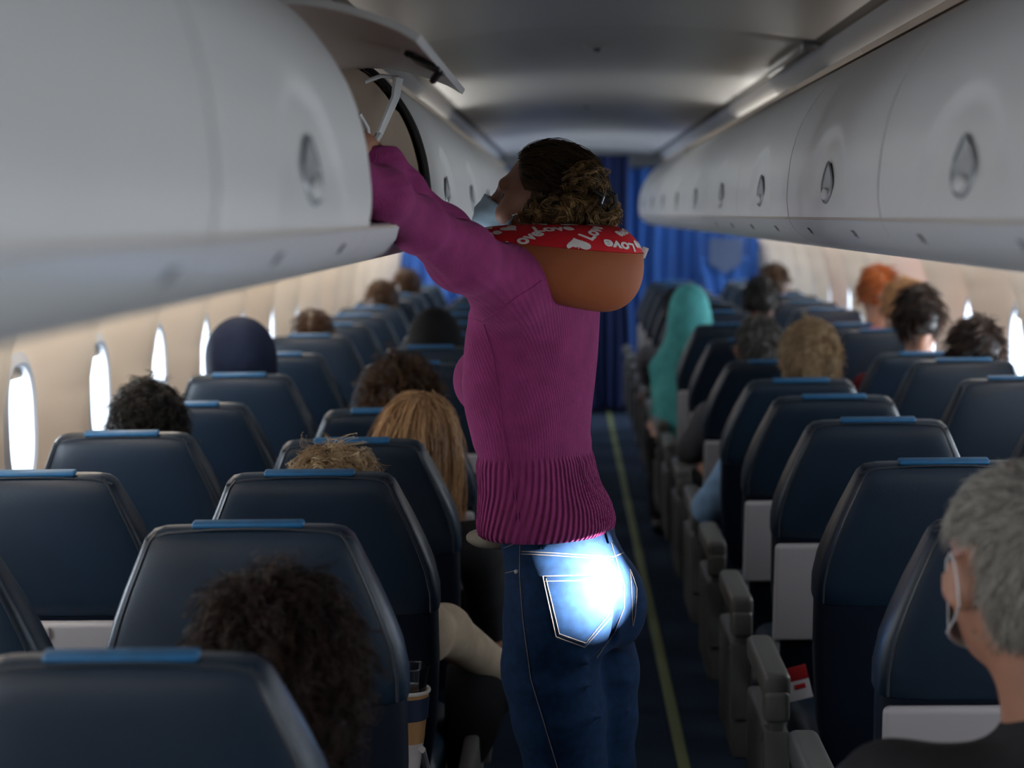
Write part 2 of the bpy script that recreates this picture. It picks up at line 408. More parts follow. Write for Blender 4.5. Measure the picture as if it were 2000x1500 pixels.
def rot_to(yaw, pitch=0, roll=0):
    "head rotation: yaw 0 looks along +Y, positive turns left; pitch up positive"
    return np.array((Euler((pitch, 0, 0)).to_matrix().to_4x4() @ Matrix.Identity(4)).to_3x3()) if False else np.array((Matrix.Rotation(yaw, 3, 'Z') @ Matrix.Rotation(pitch, 3, 'X') @ Matrix.Rotation(roll, 3, 'Y')))
def head_prims(s, c, R, sc=1.0, k=.018):
    c = np.array(c, float); g = lambda x, y, z: c+R@(np.array([x, y, z])*sc)
    s.ell(g(0, -.008, .022), np.array((.076, .097, .094))*sc, R, k)
    s.ell(g(0, .024, -.037), np.array((.065, .071, .085))*sc, R, .03*sc)
    s.ell(g(0, .060, -.092), np.array((.030, .028, .024))*sc, R, .03*sc)      # chin
    s.ell(g(0, .088, .028), np.array((.052, .012, .012))*sc, R, .015)         # brow
    s.cone(g(0, .092, .018), .008*sc, g(0, .113, -.022), .013*sc, .012)      # nose
    s.ell(g(0, .100, -.028), np.array((.018, .012, .009))*sc, R, .008)
    s.ell(g(0, .088, -.060), np.array((.026, .012, .007))*sc, R, .008)        # lips
    s.ell(g(0, .086, -.070), np.array((.022, .012, .007))*sc, R, .008)
    for q in (-1, 1):
        s.ell(g(q*.033, .094, .006), np.array((.017, .012, .011))*sc, R, .008, sub=True)
        s.ell(g(q*.045, .066, -.025), np.array((.022, .022, .020))*sc, R, .02)   # cheek
        Re = R@np.array(Matrix.Rotation(-q*.5, 3, 'Z'))
        s.ell(g(q*.085, -.008, -.008), np.array((.013, .026, .036))*sc, Re, .006)  # ear
        s.ell(g(q*.095, -.002, -.004), np.array((.006, .011, .020))*sc, Re, .004, sub=True)
def hand(s, w, d, up, sc=1.0, curl=.5, side=1):
    "palm from the wrist w along d, five separate fingers and a thumb on the side"
    w = np.array(w, float); d = np.array(Vector(d).normalized()); n = np.array(up, float); n = n-d*(n@d); n /= np.linalg.norm(n); x = np.cross(d, n)*side
    s.cone(w, .024*sc, w+d*.03*sc, .026*sc, .02)
    for i, (o, L) in enumerate(((-.030, .062), (-.010, .075), (.010, .080), (.030, .072))):
        b0 = w+d*.03*sc+x*o*.6*sc; b = w+d*.088*sc+x*o*sc
        s.cone(b0, .014*sc, b, .0105*sc, .012)
        p = b; ang = 0
        for j, f in enumerate((.45, .32, .23)):
            ang -= curl*(.5+.25*j); dd = d*math.cos(ang)+n*math.sin(ang); q = p+dd*L*f*sc; s.cone(p, (.0098-.001*j)*sc, q, (.0088-.001*j)*sc, .003); p = q
    t0 = w+d*.025*sc+x*-.022*sc; t1 = w+d*.058*sc+x*-.050*sc-n*.008*sc; t2 = w+d*.088*sc+x*-.058*sc-n*.018*sc
    s.cone(t0, .014*sc, t1, .012*sc, .012); s.cone(t1, .011*sc, t2, .009*sc, .004)

# ================================================================== THE CABIN SHELL
def sstep(x): x = np.clip(x, 0, 1); return x*x*(3-2*x)
WA, WB = 0.122, 0.165              # half size of a window opening
WZ = [0.0, .25, .7, .95, 1.15, 1.32, 1.46, 1.60, 1.75]
WU = [1.38, 1.46, 1.50, 1.505, 1.50, 1.470, 1.420, 1.35, 1.25]
def side_wall(side, m):
    ys = np.arange(Y0, Y1+.001, .0175); zs = np.concatenate([np.arange(0, .75, .08), np.arange(.75, 1.56, .0145), [1.65, 1.75]])
    Yg, Zg = np.meshgrid(ys, zs, indexing='ij')
    U = np.interp(Zg, WZ, WU)
    k = np.full(Yg.shape, 9.0)
    for wy in WIN_Y[side]:
        dy = (Yg-wy)/WA; dz = (Zg-WIN_Z)/WB; dz = np.where(dz > 1, 1+(dz-1)*.75, dz)
        k = np.minimum(k, (np.abs(dy)**2.6+np.abs(dz)**2.6)**(1/2.6))
    w_ = 1-sstep((k-1.05)/2.3); U = U*(1-w_)+(HALF+.080)*w_
    wy = np.array(WIN_Y[side]); mid = np.min(np.abs(Yg[..., None]-(wy+.3925)[None, None]), axis=-1)
    U = U+.006*np.exp(-(mid/.008)**2)
    V = np.stack([XC+side*U, Yg, Zg], -1).reshape(-1, 3); nz = len(zs); ny = len(ys)
    i, j = np.meshgrid(np.arange(ny-1), np.arange(nz-1), indexing='ij'); a = (i*nz+j)
    Q = np.stack([a, a+1, a+nz+1, a+nz], -1)
    hole = (k[:-1, :-1] < 1.10) & (k[1:, 1:] < 1.10) & (k[1:, :-1] < 1.10) & (k[:-1, 1:] < 1.10)
    Q = Q[~hole]
    if side > 0: Q = Q[:, ::-1]
    o = mesh_obj('wall_left' if side < 0 else 'wall_right', V, Q, m); tag(o, kind='structure'); return o
side_wall(-1, M_wall); side_wall(1, M_wallr)
M_shade = mat('window_shade', (0.55, 0.47, 0.36), 0.6)
M_seal = mat('window_seal', (0.40, 0.42, 0.46), 0.5)
def window(n, side, y, shade):
    x = XC+side*(HALF+.078)
    e = empty('window_%d' % n, (x, y, WIN_Z)); tag(e, kind='structure')
    def loop(a, b, xo, N=36):
        r = []
        for k in range(N):
            t = 2*math.pi*k/N; c, s_ = math.cos(t), math.sin(t)
            r.append((xo, a*math.copysign(abs(c)**(2/2.8), c), b*math.copysign(abs(s_)**(2/2.8), s_)))
        return r
    s = side
    MB().loft([loop(WA+.026, WB+.030, -s*.001), loop(WA+.002, WB+.002, -s*.012), loop(WA-.008, WB-.008, -s*.004), loop(WA-.012, WB-.012, s*.03)], cap=False).build('window_frame', M_seal, e)
    p = MB(); p.add(loop(WA+.01, WB+.01, s*.032), [tuple(range(36))]).build('window_pane', M_glass, e, smooth=False)
    b = MB().box((s*.018, 0, WB-shade/2+.01), (.006, 2*WA-.01, shade+.02), .002).build('window_shade', M_shade, e)
n = 1
rs = random.Random(5)
for side in (-1, 1):
    for y in WIN_Y[side]:
        window(n, side, y, rs.choice([.03, .035, .045, .05])); n += 1
# floor
fl = MB().add([(XC-1.6, Y0, 0), (XC+1.6, Y0, 0), (XC+1.6, Y1+.2, 0), (XC-1.6, Y1+.2, 0)], [(0, 1, 2, 3)]).build('floor', M_carpet); tag(fl, kind='structure')
for k, x in enumerate((XC-.232, XC+.195)):
    o = MB().box((x+.018, (Y0+Y1)/2, .004), (.036, Y1-Y0, .008), .002).build('trim_%d' % (k+1), M_glow); tag(o, kind='structure')
for nm, y in (('wall_back', Y0), ('wall_front', Y1+.02)):
    o = MB().box((XC, y, 1.2), (3.3, .03, 2.4)).build(nm, M_bulk, smooth=False); tag(o, kind='structure')
# ceiling: shallow vault of panels with crosswise seams
def ceiling():
    us = np.linspace(-.615, .615, 41); ys = np.arange(Y0, Y1+.01, .05)
    Yg, Ug = np.meshgrid(ys, us, indexing='ij')
    per = 2.45; ph = np.mod(Yg-5.42, per)/per
    Zg = 1.63+.498+.058*(1-(Ug/.615)**2)-.022*np.sin(math.pi*np.clip(ph, 0, 1))**2*(1-(Ug/.615)**4)
    seam = np.minimum(ph, 1-ph)*per; Zg = Zg+.008*np.exp(-(seam/.03)**2)
    V = np.stack([XC+Ug, Yg, Zg], -1).reshape(-1, 3); nu = len(us)
    i, j = np.meshgrid(np.arange(len(ys)-1), np.arange(nu-1), indexing='ij'); a = (i*nu+j).ravel()
    Q = np.stack([a, a+nu, a+nu+1, a+1], 1)[:, ::-1]
    o = mesh_obj('ceiling', V, Q, M_ceil); tag(o, kind='structure')
ceiling()
tn = 3
for s in (-1, 1):
    # dark groove and cove beside the ceiling
    L = Y1-Y0
    o = MB().prism([(XC+s*.615, 2.128), (XC+s*.645, 2.118), (XC+s*.645, 2.150), (XC+s*.615, 2.160)], Y0, Y1).build('trim_%d' % tn, M_groove, auto=30); tag(o, kind='structure'); tn += 1
    cp = [(.640, 2.126), (.655, 2.095), (.685, 2.062), (.73, 2.035), (.80, 2.018), (.90, 2.01)]
    cp2 = [(u+.012, z+.015) for u, z in cp][::-1]
    o = MB().prism([(XC+s*u, z) for u, z in cp+cp2], Y0, Y1).build('trim_%d' % tn, M_cove, auto=60); tag(o, kind='structure'); tn += 1
# small end fitting of the light strip
o = empty('light_strip_connector', (XC+.612, 5.38, 2.118), 'small dark connector at the near end of the right ceiling light strip', 'fitting')
MB().box((0, .05, 0), (.05, .10, .022), .006).build('housing', M_handled, o); MB().tube([(-.004, .1, -.004), (-.006, 1.1, -.006)], .007, 8).build('tube', M_handle, o)
for y, lab, sz in ((5.95, 'round smoke sensor on the ceiling, the nearer and larger looking of two', 1), (9.1, 'round smoke sensor on the ceiling, the farther of two, nearer the curtain', 1)):
    o = empty('smoke_sensor', (XC-.01, y, 2.178), lab, 'sensor', 'ceiling sensors')
    MB().lathe([(.0, .008), (.045, .008), (.05, 0), (.035, -.008), (.0, -.010)], n=24).build('housing', M_ceil, o)
    MB().lathe([(.0, -.008), (.016, -.009), (.012, -.020), (.0, -.022)], n=16).build('sensor_core', M_handled, o)

# ================================================================== OVERHEAD BINS
DP = [(.500, .305), (.440, .262), (.400, .215), (.372, .165), (.355, .11), (.348, .06), (.346, .02), (.350, -.012)]   # u, height over the eye
def spline(pts, n):
    pts = np.array(pts); d = np.r_[0, np.cumsum(np.linalg.norm(np.diff(pts, axis=0), axis=1))]; t = np.linspace(0, d[-1], n)
    # Catmull-Rom through the points
    out = []
    P = np.vstack([2*pts[0]-pts[1], pts, 2*pts[-1]-pts[-2]])
    for q in t:
        i = min(np.searchsorted(d, q, side='right')-1, len(pts)-2); f = (q-d[i])/(d[i+1]-d[i])
        a, b, c, e = P[i], P[i+1], P[i+2], P[i+3]
        out.append(.5*((2*b)+(c-a)*f+(2*a-5*b+4*c-e)*f*f+(3*b-a-3*c+e)*f**3))
    return np.array(out)
DS = spline(DP, 45)
def door_mesh(name, side, y0, y1, hy, ang, parent, hz=.055):
    """curved door skin with thickness, a scalloped hollow around the handle; ang opens it about its top hinge"""
    g = .004; ny = 60; ys = np.linspace(y0+g, y1-g, ny)
    nrm = np.gradient(DS, axis=0); nrm = np.stack([nrm[:, 1], -nrm[:, 0]], 1); nrm /= np.linalg.norm(nrm, axis=1, keepdims=True)   # towards the aisle: -u
    if nrm[20, 0] > 0: nrm = -nrm
    outer = []; inner = []
    arc = np.r_[0, np.cumsum(np.linalg.norm(np.diff(DS, axis=0), axis=1))]; ah = arc[-1]-.005
    for j, y in enumerate(ys):
        e = min(y-y0, y1-y); edge = .0035*max(0, 1-e/.010)**2
        d = arc-ah; dy = (y-hy)
        up = (-d)/.155; rr = np.sqrt((dy/.25)**2+np.clip(up, 0, 9)**2)
        hollow = .0075*sstep((1.0-rr)/.16)*sstep(1.0-np.clip(up, 0, 1)*.0)*sstep(up/.5+.15)
        P = DS-nrm*(hollow+edge)[:, None] if np.ndim(hollow) else DS
        outer.append(P); inner.append(DS-nrm*.011)
    O = np.array(outer); I = np.array(inner)
    def place(A):
        if not ang: return A
        h = np.array(DP[-1]); q = A-h; c, s_ = math.cos(ang), math.sin(ang)      # swings up and outboard on its arms
        return np.stack([q[..., 0]*c-q[..., 1]*s_, q[..., 0]*s_+q[..., 1]*c], -1)+np.array([.281, .233])
    O = place(O); I = place(I); ns = len(DS)
    Yv = np.repeat(ys[:, None], ns, 1)
    VO = np.stack([XB0+side*O[..., 0], Yv, 1.63+O[..., 1]], -1).reshape(-1, 3); VI = np.stack([XB0+side*I[..., 0], Yv, 1.63+I[..., 1]], -1).reshape(-1, 3)
    V = np.vstack([VO, VI]); N = ny*ns; F_ = []; Mi = []
    for j in range(ny-1):
        for i in range(ns-1):
            a = j*ns+i; F_.append((a, a+1, a+ns+1, a+ns)); Mi.append(0); F_.append((N+a, N+a+ns, N+a+ns+1, N+a+1)); Mi.append(1)
    for j in range(ny-1):
        for i in (0, ns-1):
            a = j*ns+i; F_.append((a, a+ns, N+a+ns, N+a)); Mi.append(0)
    for i in range(ns-1):
        for j in (0, ny-1):
            a = j*ns+i; F_.append((a, a+1, N+a+1, N+a)); Mi.append(0)
    o = mesh_obj(name, V, F_, [M_bin, M_doorin], parent, True, Mi, auto=40)
    if side > 0: o.data.flip_normals()
    return o
def sect(i, side):   # point and frame on the closed door at arc index i
    p = DS[i]; t = DS[min(i+1, len(DS)-1)]-DS[max(i-1, 0)]; t = t/np.linalg.norm(t); return p, t
def handle_on(door, side, hy, zc=.045):
    i0 = int(np.argmin(np.abs(DS[:, 1]-zc))); p, t = sect(i0, side)
    tv = Vector((side*t[0], 0, t[1])); nv = Vector((0, 1, 0)).cross(tv); nv.normalize()
    if nv.x*side > 0: nv = -nv           # normal towards the aisle
    c = Vector((XB0+side*p[0], hy, 1.63+p[1]))
    WH = 2.8; c = c-nv*.0052
    def tear(sc, off, N=32):
        r = []
        for k in range(N):
            a = 2*math.pi*k/N; h = -math.cos(a)            # -1 bottom .. 1 top
            wd = math.sin(a)*WH*(.0200 if h < 0 else .0200*(1-.62*h**1.5)); hh = h*.033+(.0 if h < 0 else .004*h)
            r.append(c+Vector((0, 1, 0))*(wd*sc)-tv*((hh)*(1+(sc-1)*.45))+nv*off)
        return r
    b = MB().loft([tear(1.14, .0005), tear(1.06, .0030), tear(.98, .0030), tear(.90, -.002), tear(.80, -.0035)], 0); 
    h = b.build('handle', M_handle, door, auto=50)
    m = MB(); m.loft([tear(.84, -.0015), tear(.70, .0010)], 0).build('latch_recess', M_handled, door) if False else None
    q = MB(); nn = 18
    pad = []
    for off, sc in ((-.003, .80), (.0045, .74), (.006, .62)):
        ring = []
        for k in range(nn):
            a = 2*math.pi*k/nn; ring.append(c+Vector((0, 1, 0))*(math.cos(a)*.0150*WH*sc)+tv*(.018+math.sin(a)*.0145*sc)+nv*off)
        pad.append(ring)
    q.loft(pad); q.build('latch_paddle', M_bin, door, auto=50)
    dk = MB().loft([tear(.86, -.0022), tear(.80, -.0002)]); dk.build('latch_recess', M_handled, door)
LOWP = [(.351, -.016), (.358, -.030), (.374, -.047), (.402, -.064), (.445, -.076), (.50, -.082), (.60, -.080), (.90, -.068), (1.30, -.055)]
def band(side, prof, y0, y1, th, ny=2, mi=0, mb=None, flip=False):
    mb = mb or MB(); P = spline(prof, 40); t = np.gradient(P, axis=0); nn = np.stack([t[:, 1], -t[:, 0]], 1); nn /= np.linalg.norm(nn, axis=1, keepdims=True)
    if (nn[0, 0] > 0) != flip: nn = -nn
    out = [(XB0+side*a, 1.63+b) for a, b in P]+[(XB0+side*a, 1.63+b) for a, b in (P-nn*th)[::-1]]
    return mb.prism(out, y0, y1, mi)
def marks(mb, side, y, flip):
    "the small seat row pictograms on the service panel"
    P = spline(LOWP[:5], 40); i = 8; p = P[i]; t = P[i+2]-P[i-2]; t /= np.linalg.norm(t); tv = Vector((side*t[0], 0, t[1])); nv = Vector((0, 1, 0)).cross(tv)
    if nv.x*side > 0: nv = -nv
    c = Vector((XB0+side*p[0], y, 1.63+p[1]))+nv*.0012
    def bar(u0, v0, u1, v1, r=.0012): mb.tube([c+Vector((0, 1, 0))*u0*.75-tv*v0*.75, c+Vector((0, 1, 0))*u1*.75-tv*v1*.75], r*.6, 5)
    for k in (-1, 1):
        o = k*.012
        bar(o-.003, .006, o-.003, -.004); bar(o-.003, -.004, o+.004, -.004); bar(o+.004, -.004, o+.004, -.010); bar(o-.001, .008, o+.003, .005)
    bar(-.02, -.013, .02, -.013, .0007)
def bin_unit(side, y0, y1, opened, label, group, hy=None, marks_y=()):
    e = empty('overhead_bin', (XB0+side*.9, (y0+y1)/2, 1.63), label, 'overhead bin', group)
    def reparent(o): o.location = -Vector(e.location); return o
    hy = hy if hy is not None else (y0+y1)/2
    d = door_mesh('door', side, y0, y1, hy, math.radians(-66) if opened else 0, e); reparent(d)
    if not opened: handle_on(d, side, hy)
    mb = band(side, LOWP, y0+.0015, y1-.0015, .012); reparent(mb.build('service_panel', M_binlow, e, auto=50))
    # shell behind the door: roof, back, floor and end dividers
    s = MB(); g = .002
    roof = [(.500, .310), (.58, .352), (.66, .378), (.80, .386), (1.22, .386)]
    s = band(side, roof, y0+g, y1-g, -.012); 
    s.prism([(XB0+side*.353, 1.617), (XB0+side*1.20, 1.617), (XB0+side*1.20, 1.605), (XB0+side*.362, 1.605)], y0+g, y1-g)
    s.prism([(XB0+side*1.20, 1.605), (XB0+side*1.215, 1.605), (XB0+side*1.215, 2.016), (XB0+side*1.20, 2.016)], y0+g, y1-g)
    ins = [(u+.020, z-.004 if z > .2 else z) for u, z in DS.tolist()]
    poly = [(XB0+side*u, 1.63+z) for u, z in ins if z > -.012]+[(XB0+side*1.2, 1.618), (XB0+side*1.2, 2.01), (XB0+side*.80, 2.01), (XB0+side*.66, 2.003), (XB0+side*.58, 1.978)]
    s.prism(poly, y0+g, y0+g+.012); s.prism(poly, y1-g-.012, y1-g)
    reparent(s.build('shell', M_lining, e, auto=30))
    if marks_y:
        for y in marks_y: mk = MB(); marks(mk, side, y, 0); reparent(mk.build('row_marking', M_ink, e))
    if opened:
        gk = MB(); rim = [Vector((XB0+side*(u+.006), y1-.006, 1.63+z)) for u, z in DS]; gk.tube(rim, .006, 6)
        reparent(gk.build('gasket', M_gasket, e))
        # swing arm, latch gear and stiffener on the raised door
        h = at(778, 152, 3.30); b = at(741, 262, 3.30); c = at(722, 292, 3.28)
        st = MB(); st.tube([h, at(772, 190, 3.30), b], [.013, .011, .009], 8, flat=.45); st.tube([b, c], .007, 8); st.tube([at(712, 160, 3.28), at(745, 148, 3.29), h], .004, 8)
        st.tube([c, at(718, 250, 3.26), at(702, 222, 3.24)], .004, 8)
        reparent(st.build('swing_arm', M_bin, e))
        lg = MB(); a = at(790, 103, 2.75); q = at(858, 140, 2.75); m2 = at(845, 158, 2.78)
        lg.tube([a, q], .0035, 6); lg.tube([q, m2], .006, 6); lg.box(at(835, 128, 2.77), (.05, .12, .006), .002, rot=(0, math.radians(25), 0)); lg.box(at(800, 104, 2.74), (.012, .02, .012), .002)
        reparent(lg.build('latch_gear', M_black, e))
    return e
bins = [('left', -1, 2.330, 1.035, -4, 9), ('right', 1, 2.575, 1.060, -4, 8)]
ORD = ['first', 'second', 'third', 'fourth', 'fifth', 'sixth', 'seventh', 'eighth', 'ninth', 'tenth', 'eleventh', 'twelfth', 'thirteenth', 'fourteenth', 'fifteenth', 'sixteenth', 'seventeenth', 'eighteenth']
for nm, side, ys, per, k0, k1 in bins:
    for k in range(k0, k1):
        y0 = ys+k*per; y1 = y0+per; opened = (side < 0 and k == 0)
        if y1 < .25: 
            pass
        if side < 0:
            if opened: lab = 'white overhead bin standing open on the left, its door raised over the reaching woman'
            elif k == -1: lab = 'large closed white overhead bin filling the upper left of the view'
            elif k < -1: lab = 'closed white overhead bin at the far left edge, %s from the large latched one' % ORD[-k-2]
            else: lab = 'closed white overhead bin on the left, %s beyond the open one' % ORD[k-1]
        else:
            if k < -1: lab = 'closed white overhead bin past the right edge of the view, %s towards the camera' % ORD[-k-2]
            else: lab = 'closed pale grey overhead bin on the right, %s from the camera' % ORD[k+1]
        mk = []
        if side < 0 and k == -1: mk = [1.65, 2.12]
        elif side < 0 and k == -2: mk = [1.20]
        elif side > 0 and k in (-1, 0, 1, 2): mk = [y0+.30, y0+.82]
        bin_unit(side, y0, y1, opened, lab, 'overhead bins along the %s side' % nm, hy=(y0+.12 if side < 0 and k == -2 else None), marks_y=mk)
    # rounded nose closing the row of bins
    ye = ys+k1*per; full = [(u, z) for u, z in DS.tolist()]+spline(LOWP, 30).tolist()
    full = full+[(1.3, .3), (.8, .38)]
    rings = []
    for q in range(9):
        a = q/8*math.pi/2; f = math.cos(a)*.9+.1; rings.append([(XB0+side*(1.15+(u-1.15)*f), ye+.003+.42*math.sin(a), 1.63+.10+(z-.10)*f) for u, z in full])
    o = MB().loft(rings if side < 0 else [r[::-1] for r in rings]).build('bin_end_cap', M_bin, auto=60)
    tag(o, 'rounded white end cap closing the %s row of bins before the curtain' % nm, 'panel')

# ================================================================== CURTAINS
def curtain(x0, x1, y, z0, z1, folds, amp, m, label, seed=0):
    rg = random.Random(seed); nx = folds*10; nz = 40; V = []; F_ = []
    ph = [rg.random()*6 for _ in range(4)]
    for i in range(nx+1):
        for j in range(nz+1):
            t = i/nx; q = j/nz; x = x0+(x1-x0)*t+.01*math.sin(q*5+ph[0]+t*9)
            yy = y+amp*math.sin(2*math.pi*folds*t+ph[1]+.5*math.sin(q*3))*(.5+.5*(1-q))+amp*.4*math.sin(2*math.pi*folds*.37*t+ph[2]+q*2)
            V.append((x, yy, z0+(z1-z0)*q))
    for i in range(nx):
        for j in range(nz): a = i*(nz+1)+j; F_.append((a, a+nz+1, a+nz+2, a+1))
    o = mesh_obj('curtain', V, F_, m); tag(o, label, 'curtain', 'curtains closing off the cabin end')
    sm = o.modifiers.new('thickness', 'SOLIDIFY'); sm.thickness = .004; return o
curtain(.50, 1.56, 14.70, .05, 2.0, 9, .05, M_curt, 'bright blue curtain on the right side of the cabin end', 1)
curtain(.06, .50, 14.60, .03, 2.10, 6, .05, M_curt2, 'dark navy curtain hanging across the aisle at the cabin end', 2)
curtain(-1.36, .06, 14.70, .05, 2.0, 12, .05, M_curt, 'blue curtain on the left side of the cabin end, mostly behind the woman', 3)
# loose drape with a grey panel in front of the right curtain
pn = empty('tied_drape', (1.26, 14.45, .6), 'slack blue drape with a slate grey panel hanging before the right curtain', 'drape')
V = []; F_ = []
for i in range(31):
    for j in range(21):
        t = i/30*2-1; q = j/20; wd = .20*(.25+.75*q**.6); V.append((t*wd, -.03*math.cos(t*9+q*3)*(1-.3*q)-.02, .55*q+.02))
for i in range(30):
    for j in range(20): a = i*21+j; F_.append((a, a+21, a+22, a+1))
o = mesh_obj('drape', V, F_, M_curt, pn); o.modifiers.new('thickness', 'SOLIDIFY').thickness = .004; o.location = (0, 0, .10)
M_slate = mat('slate_panel', (0.035, 0.06, 0.13), .6)
MB().prism([(-.13, .52), (.13, .52), (.13, .32), (.0, .24), (-.13, .32)], -.09, -.075).build('panel', M_slate, pn).location = (0, 0, .30)
rail = MB().tube([(-1.38, 14.80, 2.06), (1.6, 14.80, 2.06)], .012, 8).build('curtain_rail', M_frame); tag(rail, 'thin metal curtain rail across the cabin end', 'rail')

# ================================================================== SEATS
BL = 0.72                                            # backrest length from hinge to top
HZ = 0.42                                            # hinge height
def srings(tab, dx=0, p=5.0, N=44):
    out = []
    for s_, hw, th, yc in tab:
        r = []
        for k in range(N):
            a = 2*math.pi*k/N; c, q = math.cos(a), math.sin(a)
            r.append((dx+hw*math.copysign(abs(c)**(2/p), c), yc+th/2*math.copysign(abs(q)**(2/p), q), s_))
        out.append(r)
    return out
UP = [(.425, .246, .100, .0), (.430, .252, .108, .0), (.47, .252, .108, .0), (.52, .243, .104, 0), (.57, .226, .098, 0), (.62, .206, .088, 0), (.66, .188, .078, 0), (.685, .177, .070, 0), (.700, .170, .060, 0), (.712, .158, .046, 0), (.718, .140, .028, 0)]
LOWC = [(.02, .205, .080, .0), (.05, .218, .090, 0), (.15, .236, .096, 0), (.30, .246, .098, 0), (.428, .247, .098, 0)]
def edge_path(sgn, y):
    # follows the rim of the upper cover, with its corner at the shoulder
    return [(sgn*.250, y, .43), (sgn*.251, y, .47), (sgn*.242, y, .52), (sgn*.225, y, .57), (sgn*.205, y*.95, .62), (sgn*.187, y*.88, .66), (sgn*.174, y*.8, .688), (sgn*.166, y*.66, .702)]
def make_seat(kind, tray, aisle_side):
    """kind: 'aisle' or 'window'; tray: none, up or down; aisle_side: which side (x sign) faces the aisle"""
    e = empty('passenger_seat', (0, 0, 0))
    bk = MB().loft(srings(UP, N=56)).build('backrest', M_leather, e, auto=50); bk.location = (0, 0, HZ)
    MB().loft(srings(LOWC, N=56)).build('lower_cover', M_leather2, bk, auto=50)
    pp = MB()
    for sg in (-1, 1): pp.tube([(sg*hw*.935, -.5*th*.785-.0005, z) for z, hw, th, _ in UP[1:10]], .0030, 6)
    top = [(x, -.020, z) for x, z in ((-.166, .703), (-.13, .713), (-.06, .7185), (0, .7195), (.06, .7185), (.13, .713), (.166, .703))]
    pp.tube(top, .003, 6); pp.build('piping', M_pipe, bk)
    st = MB().box((0, -.010, .7245), (.182, .024, .0105), .005, 3); st.build('headrest_strip', M_strip, bk)
    if tray == 'up':
        t = MB().box((0, -.066, .292), (.494, .024, .262), .020, 4); t.build('tray_table', M_tray, bk, auto=40)
        MB().box((0, -.082, .405), (.05, .010, .022), .003).build('tray_latch', M_tray, bk)
    elif tray == 'down':
        t = MB().box((.0, -.26, .195), (.44, .30, .018), .008, 3); t.tube([(-.22, -.06, .05), (-.22, -.20, .205)], .008, 8); t.tube([(.22, -.06, .05), (.22, -.20, .205)], .008, 8)
        t.build('tray_table', M_tray, bk, auto=40)
    if tray == 'up':
        for sg in (-1, 1): MB().box((sg*.236, -.052, .10), (.018, .022, .22), .006).build('tray_arm', M_frame, bk, auto=40)
    c = MB().box((0, .30, .40), (.46, .50, .13), .045, 4); c.build('seat_cushion', M_leather, e, auto=50)
    f = MB().box((0, .27, .315), (.47, .46, .035), .008)
    for sg in (-1, 1):
        f.tube([(sg*.17, .02, .30), (sg*.17, -.03, .02)], .016, 8); f.tube([(sg*.17, .44, .30), (sg*.17, .50, .02)], .016, 8); f.box((sg*.17, .22, .012), (.05, .62, .024), .005)
    f.build('seat_frame', M_frame, e, auto=40)
    sides = {'aisle': (-1, 1), 'aisle_open': (-aisle_side,), 'window': ()}[kind]
    if kind == 'aisle_open': MB().box((aisle_side*.29, .24, .33), (.035, .42, .24), .01).build('side_panel', M_armlow, e, auto=40)
    for sg in sides:
        x = sg*(.31 if sg == aisle_side else .278); wdt = .060 if sg == aisle_side else .044
        a = MB().box((x, .205, .615), (wdt, .37, .062), .017, 4); a.box((x, .05, .572), (wdt*.9, .07, .07), .012, 3)
        am = a.build('armrest', M_arm, e, auto=45)
        if sg == aisle_side:
            b = MB().box((x, .055, .545), (wdt*.52, .06, .09), .010, 3); b.box((x, .24, .36), (.050, .40, .30), .012, 3); b.box((x-.002, .05, .42), (.056, .055, .20), .008)
            b.tube([(x-.034, .045, .50), (x+.034, .045, .50)], .010, 10); b.build('armrest_bracket', M_armlow, am, auto=40)
        else:
            MB().box((x, .10, .49), (wdt*.7, .07, .20), .010, 3).build('armrest_bracket', M_frame, am, auto=40)
    return e
protos = {}
def place_seat(kind, tray, aisle_side, x, base, ytab, label, group):
    key = (kind, tray, aisle_side)
    if key not in protos: protos[key] = e = make_seat(*key); used = False
    else: e = copy_tree(protos[key])
    e.location = (x, base, 0)
    rec = math.asin(min(.6, max(0.02, (base-ytab)/BL)))
    for ch in KIDS[e.name]:
        if ch.name.startswith('backrest'): ch.rotation_euler = (rec, 0, 0)
    return tag(e, label, 'airplane seat', group)
LB = lambda i: 2.17+.775*i
RB = lambda j: 2.20+.775*j
XA, XW, XB, XV = -.52, -1.085, .75, 1.305
Atab = {0: 2.03, 1: 2.86, 2: 3.55, 3: 4.25, 4: 5.00, 5: 5.98, 6: 6.74}
Wtab = {1: 2.78, 2: 3.56, 3: 4.30, 4: 5.05, 5: 5.86, 6: 6.66, 7: 7.50}
Btab = {0: 1.99, 1: 2.88, 2: 3.60, 3: 4.36, 4: 5.08, 5: 5.80, 6: 6.57, 7: 7.40, 8: 8.22, 9: 9.05}
Vtab = {3: 4.40, 4: 5.23, 5: 5.96, 6: 6.62, 7: 7.50, 8: 8.20}
AX_ = {0: 'navy leather seat with teal strip at the bottom left corner, nearest the camera', 1: 'large navy leather seat with bright blue top strip behind the dark curly head',
       2: 'navy seat with pale curls peeping over its blue strip', 3: 'navy seat before the passenger with long golden hair',
       4: 'navy seat with blue strip just below the curly brown head, beside the woman'}
WX_ = {1: 'navy seat cut by the left edge, its curved right side showing', 2: 'navy seat at the left edge with a grey tray panel low on its back',
       3: 'navy window seat with tousled black hair above its blue strip', 4: 'navy window seat just beyond the black haired passenger, half a blue strip showing',
       5: 'navy window seat under the rounded navy hood', 7: 'small navy window seat with a brown head above its blue strip'}
